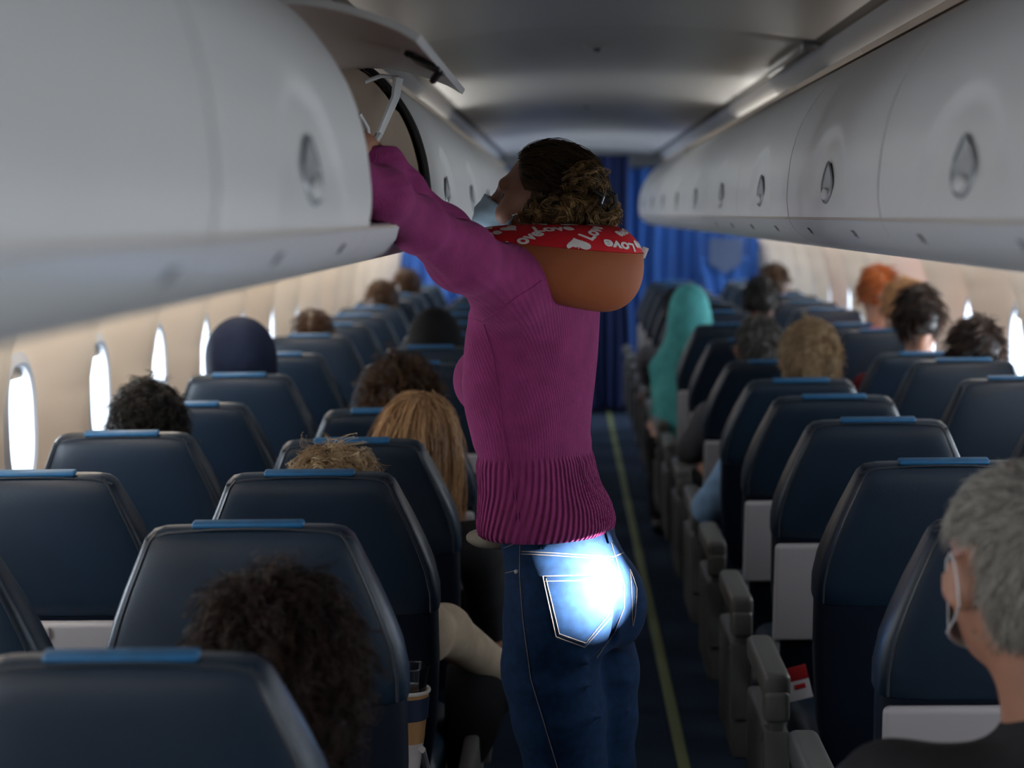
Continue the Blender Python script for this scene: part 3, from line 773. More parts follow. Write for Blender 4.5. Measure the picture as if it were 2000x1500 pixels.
BX_ = {0: 'dark seat at the bottom right corner in which the grey haired man sits', 1: 'dark navy seat right before the grey haired man, grey tray panel low on it',
       2: 'large plain backed navy seat on the right whose edge covers part of the red card', 3: 'navy seat with bright blue strip and wide grey tray panel, beyond the red card',
       4: 'navy seat with blue strip and grey tray panel, directly nearer than the blond head\'s seat', 5: 'dark navy seat under the short blond hair',
       6: 'navy seat with a cropped salt and pepper head before it'}
VX_ = {3: 'navy window seat cut off by the right edge above the grey haired man', 4: 'navy window seat on the right just beyond the one cut off by the edge', 5: 'navy window seat on the right under the brown head that sits lowest',
       6: 'navy window seat under the round dark brown head on the right'}
for i in range(0, 15):
    lab = AX_.get(i) or 'navy aisle seat in the left block, %s from the camera in its column' % ORD[i]
    place_seat('aisle_open' if i < 5 else 'aisle', 'down' if i in (2,) else ('none' if i in (0, 1, 3) else 'up'), 1, XA, LB(i), Atab.get(i, LB(i)-.1), lab, 'aisle seats left of the aisle')
for i in range(1, 15):
    lab = WX_.get(i) or 'navy window seat in the left block, %s from the camera in its column' % ORD[i]
    place_seat('window', 'up', 1, XW, LB(i), Wtab.get(i, LB(i)-.1), lab, 'window seats on the left')
for j in range(0, 15):
    lab = BX_.get(j) or 'dark navy aisle seat right of the aisle, %s from the camera in its column' % ORD[j]
    place_seat('aisle', 'none' if j in (0, 2, 5) else 'up', -1, XB, RB(j), Btab.get(j, RB(j)-.1), lab, 'aisle seats right of the aisle')
for j in range(2, 15):
    lab = VX_.get(j) or 'navy window seat in the right block, %s from the camera in its column' % ORD[j]
    place_seat('window', 'up', -1, XV, RB(j), Vtab.get(j, RB(j)-.1), lab, 'window seats on the right')

# ================================================================== PEOPLE
M_eye = mat('eye', (0.16, 0.13, 0.12), .3)
def eye_balls(parent, c, R, sc=1.0, off=Vector((0, 0, 0))):
    for q in (-1, 1):
        p = np.array(c)+R@(np.array((q*.033, .0745, .006))*sc); b = MB(); b.lathe([(0, -.012), (.007, -.0098), (.0115, -.003), (.0115, .003), (.007, .0098), (0, .012)], tuple(p), 14)
        b.build('eye', M_eye, parent).location = off
def put_hair(name, parent, c, r, R, style, n, seed, m, loc=None, **kw):
    ck = {k: kw[k] for k in ('cover', 'face') if k in kw}
    lump = kw.pop('lump', .0); grow = kw.pop('grow', 1.04); patches = kw.pop('extra', [])
    V, Q = cap_mesh(c, r, R, grow=grow, lump=lump, seed=seed, **ck)
    smax = kw.pop('smax', 1.0); V2, Q2, S2 = head_hair(c, np.array(r)*grow*.99, R, style, n, seed, **kw); S2 = S2*smax
    Vs = [V]; Qs = [Q]; Ss = [np.full(len(V), .15)]; b = len(V)
    for (v, q, s_) in [(V2, Q2, S2)]+patches: Vs.append(v); Qs.append(q+b); Ss.append(s_); b += len(v)
    o = mesh_obj(name, np.vstack(Vs), np.vstack(Qs), m, parent, True, attrs={'shade': np.concatenate(Ss)})
    if loc is not None: o.location = loc
    return o

# ------------------------------------------------------------------ the standing woman
TH = math.radians(52); FW = np.array([-math.sin(TH), math.cos(TH), 0]); RT = np.array([math.cos(TH), math.sin(TH), 0]); YW = 3.38
def SX(py, cx, half, r, Y=YW, th=TH):
    p = at(cx, py, Y); hm = half*Y/F; a = hm/math.sqrt(math.cos(th)**2+(r*math.sin(th))**2); return (p.z, p.x, p.y, a, a*r, th)
wl = np.array
P3 = lambda px, py, Y: np.array(at(px, py, Y))
HC = P3(1070, 405, 3.40); HR = rot_to(math.radians(80), math.radians(11), math.radians(0))
ARM_L = [P3(995, 558, 3.22), P3(900, 500, 3.04), P3(815, 438, 2.86), P3(748, 380, 2.70), P3(690, 345, 2.62)]
ARM_R = [P3(1105, 525, 3.50), P3(985, 535, 3.38), P3(868, 452, 3.14), P3(785, 372, 3.00), P3(745, 322, 2.95), P3(705, 288, 2.92)]
LEG_L = [P3(1083, 1225, 3.36), P3(1074, 1310, 3.36), P3(1092, 1400, 3.37), P3(1105, 1500, 3.38), P3(1118, 1600, 3.39), P3(1120, 1750, 3.40), P3(1124, 1985, 3.45)]
LEG_R = [P3(1163, 1225, 3.47), P3(1170, 1310, 3.48), P3(1173, 1400, 3.48), P3(1174, 1500, 3.49), P3(1178, 1600, 3.50), P3(1180, 1750, 3.51), P3(1184, 1950, 3.56)]
def woman():
    lo, hi = (-.56, 2.42, -.01), (.34, 3.86, 1.80)
    s = SDF(lo, hi, .0068)
    head_prims(s, HC, HR, 1.0)
    nk = HC+HR@np.array([0, -.025, -.08]); nb = P3(1065, 545, 3.42); s.cone(nk, .052, nb, .058, .03)
    s.stack([SX(py, cx, hf-14, r) for py, cx, hf, r in ((1035, 1088, 114, .75), (960, 1062, 118, .74), (885, 1046, 112, .70), (800, 1034, 122, .72), (700, 1036, 130, .68), (620, 1045, 122, .6), (560, 1055, 95, .55))], .03)
    s.stack([SX(py, cx, hf-10, r) for py, cx, hf, r in ((1030, 1090, 110, .70), (1100, 1108, 114, .66), (1190, 1110, 112, .62), (1235, 1106, 100, .6))], .03)
    s.chain(ARM_L, [.050, .040, .030, .026, .024], .03); s.chain(ARM_R, [.050, .036, .030, .026, .022, .021], .03)
    s.chain(LEG_L, [.070, .072, .068, .058, .050, .050, .034], .03); s.chain(LEG_R, [.050, .058, .052, .048, .046, .048, .034], .03)
    for L in (LEG_L, LEG_R):
        a = wl(L[-1]); s.cone(a+[0, 0, -.02], .036, a+FW*.11+[0, 0, .045-a[2]], .030, .02); s.cone(a+FW*-.03+[0, 0, .05-a[2]], .033, a+FW*.14+[0, 0, .035-a[2]], .026, .02)
    hand(s, ARM_L[-1], (-.8, -.1, .12), (0, 0, 1), 1.0, .35, 1); hand(s, ARM_R[-1], (-.8, -.05, .45), (0, 0, 1), 1.0, .35, -1)
    V, Q = s.mesh(2); base = np.array([.03, YW+.05, 0])
    e = mesh_obj('person', V-base, Q, M_skin, None); e.location = base
    tag(e, 'woman standing in the aisle in a magenta sweater and jeans, reaching into the open bin', 'person')
    off = -Vector(base)
    eye_balls(e, HC, HR, off=off)
    # --- sweater
    s = SDF((-.56, 2.48, .95), (.34, 3.80, 1.75), .0058)
    s.stack([SX(py, cx, hf, r) for py, cx, hf, r in ((1044, 1066, 134, .80), (1020, 1068, 138, .80), (985, 1064, 132, .79), (950, 1055, 121, .76), (915, 1048, 117, .73), (885, 1046, 116, .72), (850, 1038, 116, .71), (800, 1034, 124, .71), (750, 1034, 130, .70), (700, 1038, 131, .66), (650, 1042, 130, .60), (605, 1048, 126, .54), (575, 1054, 112, .50), (545, 1062, 78, .46))], .022)
    s.ell(P3(935, 742, 3.44), (.050, .055, .060), None, .05); s.ell(P3(985, 742, 3.52), (.050, .055, .060), None, .05)
    s.chain(ARM_L, [.063, .053, .0385, .0345, .030], .04); s.chain(ARM_R[:-1]+[ARM_R[-2]*.35+ARM_R[-1]*.65], [.060, .046, .040, .033, .031, .031], .035)
    s.cone(P3(1050, 535, 3.42), .062, P3(1060, 500, 3.42), .058, .05)                 # collar under the cushion
    s.cone(ARM_L[0], .064, P3(1040, 600, 3.33), .082, .05)
    # folds radiating from the armpit, a soft roll above the ribbing
    for a, b, r in (((835, 500, 2.88), (905, 560, 3.03), .006), ((885, 480, 2.97), (950, 540, 3.12), .006), ((975, 520, 3.15), (1050, 548, 3.22), .008)):
        s.cone(P3(*a), r, P3(*b), r*.6, .012)
    s.below(at(1064, 1042, YW).z, .012); V, Q = s.mesh(2)
    zt = at(1046, 884, YW).z; zb = at(1064, 1042, YW).z
    cx = np.interp(V[:, 2], [zb, zt, at(1040, 700, YW).z], [at(1066, 1042, YW).x, at(1046, 885, YW).x, at(1040, 700, YW).x])
    ang = np.arctan2(-(V[:, 1]-YW)*1.25, V[:, 0]-cx); rib = 1-sstep((V[:, 2]-zt+.012)/.02)
    tw = ang+.25*np.sin((V[:, 2]-zb)*9)
    nr = np.stack([V[:, 0]-cx, V[:, 1]-YW, 0*cx], 1); nr /= np.linalg.norm(nr, axis=1, keepdims=True)+1e-9
    body = rib
    V = V+nr*(.0012*np.cos(tw*76)*body-.004*np.exp(-((V[:, 2]-zt)/.012)**2)*(np.abs(V[:, 0]) < .4))[:, None]
    sw = mesh_obj('sweater', V-base, Q, None or M_knit, e, attrs={'ribang': tw*76/6.2832, 'rib': rib})
    bw = BVHTree.FromPolygons([tuple(v) for v in V], [tuple(map(int, q)) for q in Q])
    def onw(px, py, lift=.0005):
        d = (at(px, py, 3.0)-EYE).normalized(); l, nn, i, dist = bw.ray_cast(EYE, d)
        if l is None: l, nn, i, dist = bw.find_nearest(at(px, py, 3.2))
        return l-d*lift-Vector(base)
    for pts in ([(921, 622), (940, 628), (975, 606), (1010, 580), (1040, 562), (1058, 548)], [(945, 634), (962, 690), (972, 760), (985, 860), (1005, 960), (1015, 1030)]):
        q = []
        for a, b in zip(pts[:-1], pts[1:]): q += [(a[0]+(b[0]-a[0])*t/5, a[1]+(b[1]-a[1])*t/5) for t in range(5)]
        MB().tube([onw(*p) for p in q+[pts[-1]]], .0013, 6).build('knit_seam', M_knit, sw)
    # --- jeans
    s = SDF((-.24, 3.1, .02), (.34, 3.80, 1.08), .0058)
    s.stack([SX(py, cx, hf, r) for py, cx, hf, r in ((1028, 1090, 112, .76), (1050, 1090, 113, .76), (1080, 1100, 118, .76), (1110, 1110, 125, .76), (1150, 1114, 130, .75), (1200, 1114, 129, .73), (1240, 1112, 122, .70), (1262, 1110, 108, .66))], .03)
    s.ell(P3(1112, 1186, 3.315), (.088, .066, .092), rot_to(math.radians(35)), .04)
    s.ell(P3(1200, 1180, 3.415), (.060, .066, .088), rot_to(math.radians(45)), .02)
    s.chain(LEG_L, [.088, .086, .084, .073, .062, .062, .052], .035); s.chain(LEG_R, [.070, .074, .068, .063, .060, .060, .050], .03)
    for a, b, r in (((1060, 1270, 3.27), (1150, 1296, 3.27), .008), ((1165, 1325, 3.40), (1230, 1330, 3.42), .006), ((1090, 1420, 3.28), (1175, 1400, 3.30), .006), ((1010, 1250, 3.30), (1060, 1262, 3.27), .005), ((1075, 1350, 3.27), (1165, 1340, 3.29), .005), ((1180, 1400, 3.41), (1228, 1390, 3.42), .005)):
        s.cone(P3(*a), r, P3(*b), r*.6, .014)
    s.cone(P3(1196, 1085, 3.30), .004, P3(1218, 1150, 3.30), .006, .012, sub=True); s.cone(P3(1218, 1150, 3.30), .008, P3(1192, 1250, 3.32), .010, .014, sub=True); s.cone(P3(1192, 1250, 3.33), .012, P3(1150, 1290, 3.30), .006, .014, sub=True)
    s.below(.055); V, Q = s.mesh(2)
    jn = mesh_obj('jeans', V-base, Q, M_denim, e)
    bv = BVHTree.FromPolygons([tuple(v) for v in V], [tuple(map(int, q)) for q in Q])
    def hit(px, py, lift=.0012):
        d = (at(px, py, 3.0)-EYE).normalized(); l, nn, i, dist = bv.ray_cast(EYE, d)
        if l is None:
            l, nn, i, dist = bv.find_nearest(at(px, py, 3.35))
        if nn.dot(d) > 0: nn = -nn
        return l+nn*lift-Vector(base)
    def line(pts, step=7):
        out = []
        for a, b in zip(pts[:-1], pts[1:]):
            m_ = max(1, int(math.dist(a, b)/step)); out += [(a[0]+(b[0]-a[0])*t/m_, a[1]+(b[1]-a[1])*t/m_) for t in range(m_)]
        return out+[pts[-1]]
    def stitched(name, pts, r, m, lift=.001, parent=jn, mb=None):
        q = [hit(*p, lift) for p in line(pts)]; b = mb or MB(); b.tube(q, r, 5)
        if mb is None: b.build(name, m, parent)
    def patch(name, quad, nu=14, nv=14, lift=.0025, m=None, parent=jn):
        V = []; F_ = []
        for i in range(nu+1):
            for j in range(nv+1):
                u, v = i/nu, j/nv; a = [quad[0][k]*(1-u)+quad[1][k]*u for k in (0, 1)]; b = [quad[3][k]*(1-u)+quad[2][k]*u for k in (0, 1)]
                if len(quad) == 5: b = [b[0], b[1]+(quad[4]*(1-abs(2*u-1)))]
                V.append(hit(a[0]*(1-v)+b[0]*v, a[1]*(1-v)+b[1]*v, lift))
        for i in range(nu):
            for j in range(nv): k = i*(nv+1)+j; F_.append((k, k+nv+1, k+nv+2, k+1))
        o = mesh_obj(name, V, F_, m or M_denim, parent); sm = o.modifiers.new('thickness', 'SOLIDIFY'); sm.thickness = .002; sm.offset = 0; return o
    pk = [(1061, 1126), (1190, 1124), (1191, 1204), (1086, 1242), 34]
    patch('pocket', pk, 18, 16); edge = [(1061, 1126), (1190, 1124), (1191, 1204), (1140, 1262), (1086, 1242), (1061, 1126)]
    mb = MB()
    for q in (edge, [(1064, 1136), (1188, 1134)], [(1067, 1131), (1092, 1236), (1142, 1254), (1185, 1200)]): stitched('', q, .0009, None, .0042, mb=mb)
    stitched('', [(1230, 1112), (1243, 1150), (1240, 1200), (1236, 1222)], .0011, None, .001, mb=mb); stitched('', [(1230, 1112), (1233, 1160), (1235, 1222)], .0009, None, .001, mb=mb)
    for q in ([(1018, 1077), (1080, 1080), (1150, 1085), (1197, 1088), (1224, 1077)], [(1018, 1082), (1080, 1085), (1150, 1090), (1197, 1093)], [(1190, 1050), (1203, 1094), (1219, 1146), (1218, 1188), (1200, 1236), (1165, 1285)],
              [(1016, 1061), (1015, 1119), (1021, 1205), (1037, 1327), (1065, 1420), (1089, 1500)], [(980, 1121), (1013, 1113)], [(985, 1070), (1016, 1058), (1060, 1048), (1180, 1036), (1203, 1032)]):
        stitched('', q, .0009, None, .0008, mb=mb)
    mb.build('stitching', M_stitch, jn)
    for q in ([(1055, 1046), (1065, 1046), (1067, 1072), (1058, 1073)], [(1178, 1034), (1186, 1033), (1193, 1060), (1186, 1062)]): patch('belt_loop', q, 2, 5, .004)
    mb = MB(); h = hit(1009, 1117, .002); mb.lathe([(0, .0015), (.003, .001), (.0045, -.001)], (0, 0, 0), 12)
    rv = mb.build('rivet', M_frame, jn); rv.location = h; rv.rotation_euler = (math.pi/2, 0, -.5)
    # --- shirt tail showing under the sweater, shoes
    s = SDF((-.25, 3.2, .93), (.05, 3.75, 1.10), .006); s.ell(P3(962, 1052, 3.44), (.042, .06, .020), rot_to(TH), .02); s.ell(P3(1000, 1040, 3.42), (.06, .07, .02), None, .02); V, Q = s.mesh(1)
    mesh_obj('shirt_tail', V-base, Q, M_cream, e)
    for L in (LEG_L, LEG_R):
        a = wl(L[-1]).copy(); s = SDF(a*[1, 1, 0]+[-.2, -.2, -.01], a*[1, 1, 0]+[.15, .25, .15], .006)
        s.cone(a*[1, 1, 0]-FW*.03+[0, 0, .05], .046, a*[1, 1, 0]+FW*.13+[0, 0, .038], .036, .03); s.cone(a*[1, 1, 0]+[0, 0, .05], .05, a*[1, 1, 0]+[0, 0, .09], .046, .02); s.below(.002); V, Q = s.mesh(1)
        mesh_obj('shoe', V-base, Q, M_black, e)
    # --- mask
    V = []; F_ = []; nu, nv = 24, 16
    for i in range(nu+1):
        for j in range(nv+1):
            u = i/nu*2-1; v = j/nv; k = abs(u)**1.6
            zc = .004-.112*v; zs = -.022-.058*v; z = zc*(1-k)+zs*k
            y = (.112+.030*math.sin(math.pi*min(1, v*.95+.08))-.012*v)*(1-k)+k*.046+.0016*math.cos(v*math.pi*8)
            V.append(HC+HR@np.array([u*.069, y+.004, z])-base)
    for i in range(nu):
        for j in range(nv): k = i*(nv+1)+j; F_.append((k, k+nv+1, k+nv+2, k+1))
    mk = mesh_obj('face_mask', V, F_, M_mask, e); mk.modifiers.new('thickness', 'SOLIDIFY').thickness = .0015
    for q in (-1, 1):
        MB().tube([HC+HR@wl(p)-base for p in ([q*.069, .050, -.024], [q*.086, .012, -.006], [q*.092, -.020, .008], [q*.094, -.026, -.012], [q*.090, -.018, -.034], [q*.086, .012, -.040], [q*.069, .050, -.078])], .0014, 6).build('ear_loop', M_white, mk)
    MB().tube([HC+HR@wl([u*.05, .122-.05*u*u, .0]) - base for u in (-.4, -.2, 0, .2, .4)], .0016, 6).build('nose_wire', M_white, mk)
    # --- hair: drawn back into a loose curly knot
    r = (.082, .101, .104); c = HC+HR@wl([0, -.006, .012])
    def blob(px, py, Y, rr, n, seed, ln, cu, rad=.0010, sh=(.1, 1.0)):
        rg = np.random.default_rng(seed); nc = max(1, n//22); u = rg.normal(size=(nc, 3)); u /= np.linalg.norm(u, axis=1, keepdims=True)
        cc = P3(px, py, Y); st = cc+u*wl(rr)*(.55+.45*rg.random((nc, 1))); seg = 16; ax = rg.normal(size=(nc, 3))*.5+wl([.25, .2, -.25]); d = np.cross(u, ax); d /= np.linalg.norm(d, axis=1, keepdims=True)+1e-9
        G = [st]; L = ln*(.6+.8*rg.random((nc, 1)))/seg
        for k in range(seg-1):
            p = G[-1]+d*L; q = (p-cc)/wl(rr); kk = np.linalg.norm(q, axis=1, keepdims=True); p = np.where(kk > 1, cc+q/kk*wl(rr), p); G.append(p); d = d+rg.normal(size=(nc, 3))*.16; d /= np.linalg.norm(d, axis=1, keepdims=True)
        G = np.stack(G, 1); ph = rg.random((nc, 1))*6.3+np.linspace(0, 1, seg)[None]*8; a = np.cross(u, ax); a /= np.linalg.norm(a, axis=1, keepdims=True)+1e-9
        G = G+cu*np.linspace(.1, 1, seg)[None, :, None]*(a[:, None]*np.cos(ph)[..., None]+u[:, None]*np.sin(ph)[..., None])
        rp = np.repeat(np.arange(nc), 22); P = G[rp]+rg.normal(size=(len(rp), 1, 3))*.0026*(.6+.8*np.abs(np.linspace(-1, 1, seg)))[None, :, None]
        return strands(P-base, rad, seed, np.clip(sh[0]+(sh[1]-sh[0])*(rg.random(nc)**1.2)[rp]+rg.normal(size=len(rp))*.08, 0, 1))
    ex = [blob(1140, 362, 3.315, (.040, .04, .038), 1300, 3, .12, .006), blob(1100, 405, 3.29, (.066, .03, .022), 1200, 4, .10, .007), blob(1168, 418, 3.31, (.036, .05, .036), 1300, 5, .11, .007),
          blob(1055, 418, 3.29, (.040, .02, .018), 700, 6, .07, .006), blob(1120, 428, 3.30, (.075, .03, .020), 1000, 8, .09, .007), blob(1158, 348, 3.33, (.026, .04, .030), 600, 9, .10, .008)]
    put_hair('hair', e, c-base, r, HR, 'back', 5200, 11, H_womn, rad=.0008, length=.13, curl=.002, seg=9, clump=4, wisp=.003, cover=-.40, face=.30, lift=.0, fuzz=.10, maxk=1.045, smax=.28, extra=ex)
    hb = MB()
    for dx in (-.010, .012):
        hb.tube([P3(1172, 372, 3.265)+wl([dx, 0, 0])-base, P3(1188, 382, 3.262)+wl([dx, 0, 0])-base, P3(1190, 398, 3.262)+wl([dx, 0, 0])-base, P3(1176, 410, 3.265)+wl([dx, 0, 0])-base], [.003, .005, .005, .002], 8)
    hb.tube([P3(1168, 392, 3.262)-base, P3(1192, 390, 3.262)-base], .007, 10); hb.build('hair_claw', M_black, e)
    MB().tube([P3(1175, 398, 3.252)-base, P3(1180, 384, 3.252)-base], .0016, 6).build('clip_spring', M_frame, e)
    return e
def knitmat():
    m = mat('magenta_knit', (0.205, 0.026, 0.108), 0.9, noise=(26, .18), sheen=.12, spec=.15); nt = m.node_tree; b = nt.nodes['Principled BSDF']
    b.inputs['Sheen Tint'].default_value = (.9, .3, .6, 1); b.inputs['Sheen Roughness'].default_value = .4
    A = nt.nodes.new('ShaderNodeAttribute'); A.attribute_name = 'ribang'; R = nt.nodes.new('ShaderNodeAttribute'); R.attribute_name = 'rib'
    def mth(op, *i):
        n = nt.nodes.new('ShaderNodeMath'); n.operation = op
        for k, x in enumerate(i):
            if isinstance(x, (int, float)): n.inputs[k].default_value = x
            else: nt.links.new(x, n.inputs[k])
        return n.outputs[0]
    rib = mth('COSINE', mth('MULTIPLY', A.outputs['Fac'], 6.2832)); rib = mth('MULTIPLY', rib, R.outputs['Fac'])
    tc = nt.nodes.new('ShaderNodeTexCoord'); mp = nt.nodes.new('ShaderNodeMapping'); mp.inputs['Scale'].default_value = (420, 420, 150); nt.links.new(tc.outputs['Object'], mp.inputs[0])
    nz = nt.nodes.new('ShaderNodeTexNoise'); nz.inputs['Scale'].default_value = 1; nz.inputs['Detail'].default_value = 2; nt.links.new(mp.outputs[0], nz.inputs[0])
    w = mth('MULTIPLY', mth('SINE', mth('MULTIPLY', A.outputs['Fac'], 6.2832*2)), mth('SUBTRACT', 1.0, R.outputs['Fac']))
    h = mth('ADD', mth('ADD', mth('MULTIPLY', rib, 1.3), mth('MULTIPLY', w, .20)), mth('MULTIPLY', nz.outputs[0], .9))
    bp = nt.nodes.new('ShaderNodeBump'); bp.inputs['Distance'].default_value = .0022; bp.inputs['Strength'].default_value = .9
    nt.links.new(h, bp.inputs['Height']); nt.links.new(bp.outputs[0], b.inputs['Normal']); return m
M_knit = knitmat()
M_denim = mat('denim', (0.0045, 0.021, 0.062), 0.8, spec=.12, bump=(900, .35, .0008), noise=(60, .35), sheen=.03)
M_stitch = mat('denim_stitching', (0.16, 0.14, 0.13), .7)
M_cream = mat('cream_cotton', (0.15, 0.13, 0.10), .8)
M_mask = mat('surgical_mask_blue', (0.50, 0.70, 0.85), .7, bump=(300, .2, .0005))
M_red = mat('red_print_fabric', (0.55, 0.004, 0.012), .75); M_rust = mat('rust_brown_fabric', (0.26, 0.062, 0.014), .75, bump=(60, .25, .002)); M_ltr = mat('white_print', (0.72, 0.66, 0.64), .7)
woman()

# ------------------------------------------------------------------ neck pillow
def pillow():
    C = P3(1078, 500, 3.32)+wl([0, 0, 0]); yaw = math.radians(-20); TL = math.radians(8)
    # local frame: b points to the back of the neck
    bdir = Vector((math.cos(yaw), math.sin(yaw), 0)); ldir = Vector((-math.sin(yaw), math.cos(yaw), 0)); up = Vector((0, 0, 1))
    R = Matrix.Rotation(TL, 3, ldir); bdir = R @ bdir; up = R @ up
    Cv = Vector(C)
    sst1 = lambda x: x*x*(3-2*x)
    def S(t, psi, off=0.0):          # t -1..1 along the U, psi around
        phi = t*math.radians(152); e = max(0.0, 1-abs(t)**7)**.5; back = math.cos(phi)*.5+.5
        Rm = .088+.006*back; rr = (.050+.020*back**1.5)*e+off; rz = (.028+.042*back)*e+off
        cpsi, sp = math.cos(psi), math.sin(psi)
        sp = math.copysign(abs(sp)**.9, sp); wr = .0015*math.sin(phi*34)*max(0, math.cos(psi*1-.1))**2*(1 if psi < .55 else 0)
        rad = Rm+(rr+wr)*cpsi
        zz = rz*sp - .018*back*(1-sp)*.5
        return Cv+bdir*(rad*math.cos(phi)*(1.0 if math.cos(phi) > 0 else 1.0)+.012*math.cos(phi)-(.072 if abs(t) > .6 else .072*sst1(abs(t)/.6)))+ldir*(rad*math.sin(phi))+up*zz
    PS = math.radians(24); PE = math.radians(200)
    nt_, npz = 96, 48; V = []; F_ = []; Mi = []
    for i in range(nt_+1):
        for j in range(npz): V.append(S(i/nt_*2-1, PS+2*math.pi*j/npz))
    for i in range(nt_):
        for j in range(npz):
            j2 = (j+1) % npz; F_.append((i*npz+j, (i+1)*npz+j, (i+1)*npz+j2, i*npz+j2)); Mi.append(0 if j < npz*(PE-PS)/(2*math.pi) else 1)
    base = Vector(C)
    V = [v-base for v in V]
    o = mesh_obj('neck_pillow', V, F_, [M_red, M_rust], None, True, Mi); o.location = base
    tag(o, 'red and rust neck pillow with hearts and Love lettering around the woman\'s neck', 'neck pillow')
    MB().tube([S(t/40-1, PS, .001)-base for t in range(1, 80)], .0016, 6).build('seam', M_rust, o)
    MB().box(S(0.10, PS, .004)-base, (.012, .003, .020), .001, rot=(0, .4, 0)).build('label_tag', M_ltr, o)
    # printed words and hearts laid on the red top: (text, along, across, turn, size)
    def put(poly_v, poly_f, a, b, rot, sc, mb):
        vs = []
        for x, y in poly_v:
            X = (x*math.cos(rot)-y*math.sin(rot))*sc; Y = (x*math.sin(rot)+y*math.cos(rot))*sc
            t = (a+X)/(.125*math.radians(152)); psi = PS+(b+Y)/.066; vs.append((max(-.97, min(.97, t)), psi))
        keep = [f for f in poly_f if all(PS+.01 < vs[i][1] < PE for i in f) and all(abs(vs[i][0]) < .96 for i in f)]
        mb.add([S(t, p, .0011)-base for t, p in vs], keep)
    def text_mesh(body):
        cu = bpy.data.curves.new('t', 'FONT'); cu.body = body; cu.align_x = 'CENTER'; cu.align_y = 'CENTER'; cu.resolution_u = 4; cu.offset = .035
        ob = bpy.data.objects.new('t', cu); COL.objects.link(ob); dg = bpy.context.evaluated_depsgraph_get(); me = bpy.data.meshes.new_from_object(ob.evaluated_get(dg))
        bm = bmesh.new(); bm.from_mesh(me); bmesh.ops.triangulate(bm, faces=bm.faces[:])
        for _ in range(2):
            le = [e for e in bm.edges if e.calc_length() > .10]
            if le: bmesh.ops.subdivide_edges(bm, edges=le, cuts=1, use_grid_fill=False); bmesh.ops.triangulate(bm, faces=bm.faces[:])
        bm.verts.index_update(); r = ([(v.co.x, v.co.y) for v in bm.verts], [[v.index for v in f.verts] for f in bm.faces]); bm.free()
        bpy.data.objects.remove(ob); bpy.data.meshes.remove(me); return r
    tv, tf = text_mesh('Love')
    hv = [(0, 0)]
    for k in range(32):
        a = 2*math.pi*k/32; hv.append((16*math.sin(a)**3/32, (13*math.cos(a)-5*math.cos(2*a)-2*math.cos(3*a)-math.cos(4*a))/32))
    hm = [(x*.5, y*.5) for x, y in hv[1:]]; hv2 = hv+hm; hf = []
    for k in range(32): k2 = (k+1) % 32; hf.append((0, 33+k, 33+k2)); hf.append((33+k, 1+k, 1+k2, 33+k2))
    rg = random.Random(4); words_ = []; hearts = []
    for k, a in enumerate(np.arange(-.31, .32, .054)):
        for j, bb in enumerate((.012, .045, .078, .111)):
            aa = a+(.027 if j % 2 else 0)
            (hearts if (k+2*j) % 4 == 0 else words_).append((aa+rg.uniform(-.003, .003), bb+rg.uniform(-.003, .003), rg.choice([.25, 3.0, -.3, 3.4, .0, -.9, .9]), 1))
    mw = MB()
    for a, bb, ro, s_ in words_: put(tv, tf, a, bb, ro, .0255, mw)
    mw.build('love_lettering', M_ltr, o)['kind'] = 'stuff'
    mh = MB()
    for a, bb, ro, s_ in hearts: put(hv2, hf, a, bb, ro, .027, mh)
    mh.build('heart_print', M_ltr, o)['kind'] = 'stuff'
    return o
pillow()

# ------------------------------------------------------------------ seated passengers
def jacket_mat(name, col, **k): return mat(name, col, .85, noise=(18, .2), spec=.12, **k)
J_black = jacket_mat('black_jacket', (0.010, 0.010, 0.011)); J_char = jacket_mat('charcoal_jacket', (0.030, 0.030, 0.033)); J_beige = jacket_mat('beige_coat', (0.34, 0.27, 0.20))
J_teal = jacket_mat('teal_fleece', (0.085, 0.36, 0.36)); J_denim = mat('light_denim', (0.16, 0.27, 0.42), .8, bump=(400, .3, .001), noise=(30, .25)); J_navy = jacket_mat('navy_jersey', (0.014, 0.020, 0.045), bump=(40, .25, .003))
J_grey = jacket_mat('grey_jersey', (0.12, 0.12, 0.14)); J_pink = jacket_mat('pink_top', (0.45, 0.10, 0.20)); J_white = jacket_mat('pale_shirt', (0.42, 0.45, 0.50)); J_maroon = jacket_mat('dark_red_top', (0.10, 0.012, 0.016))
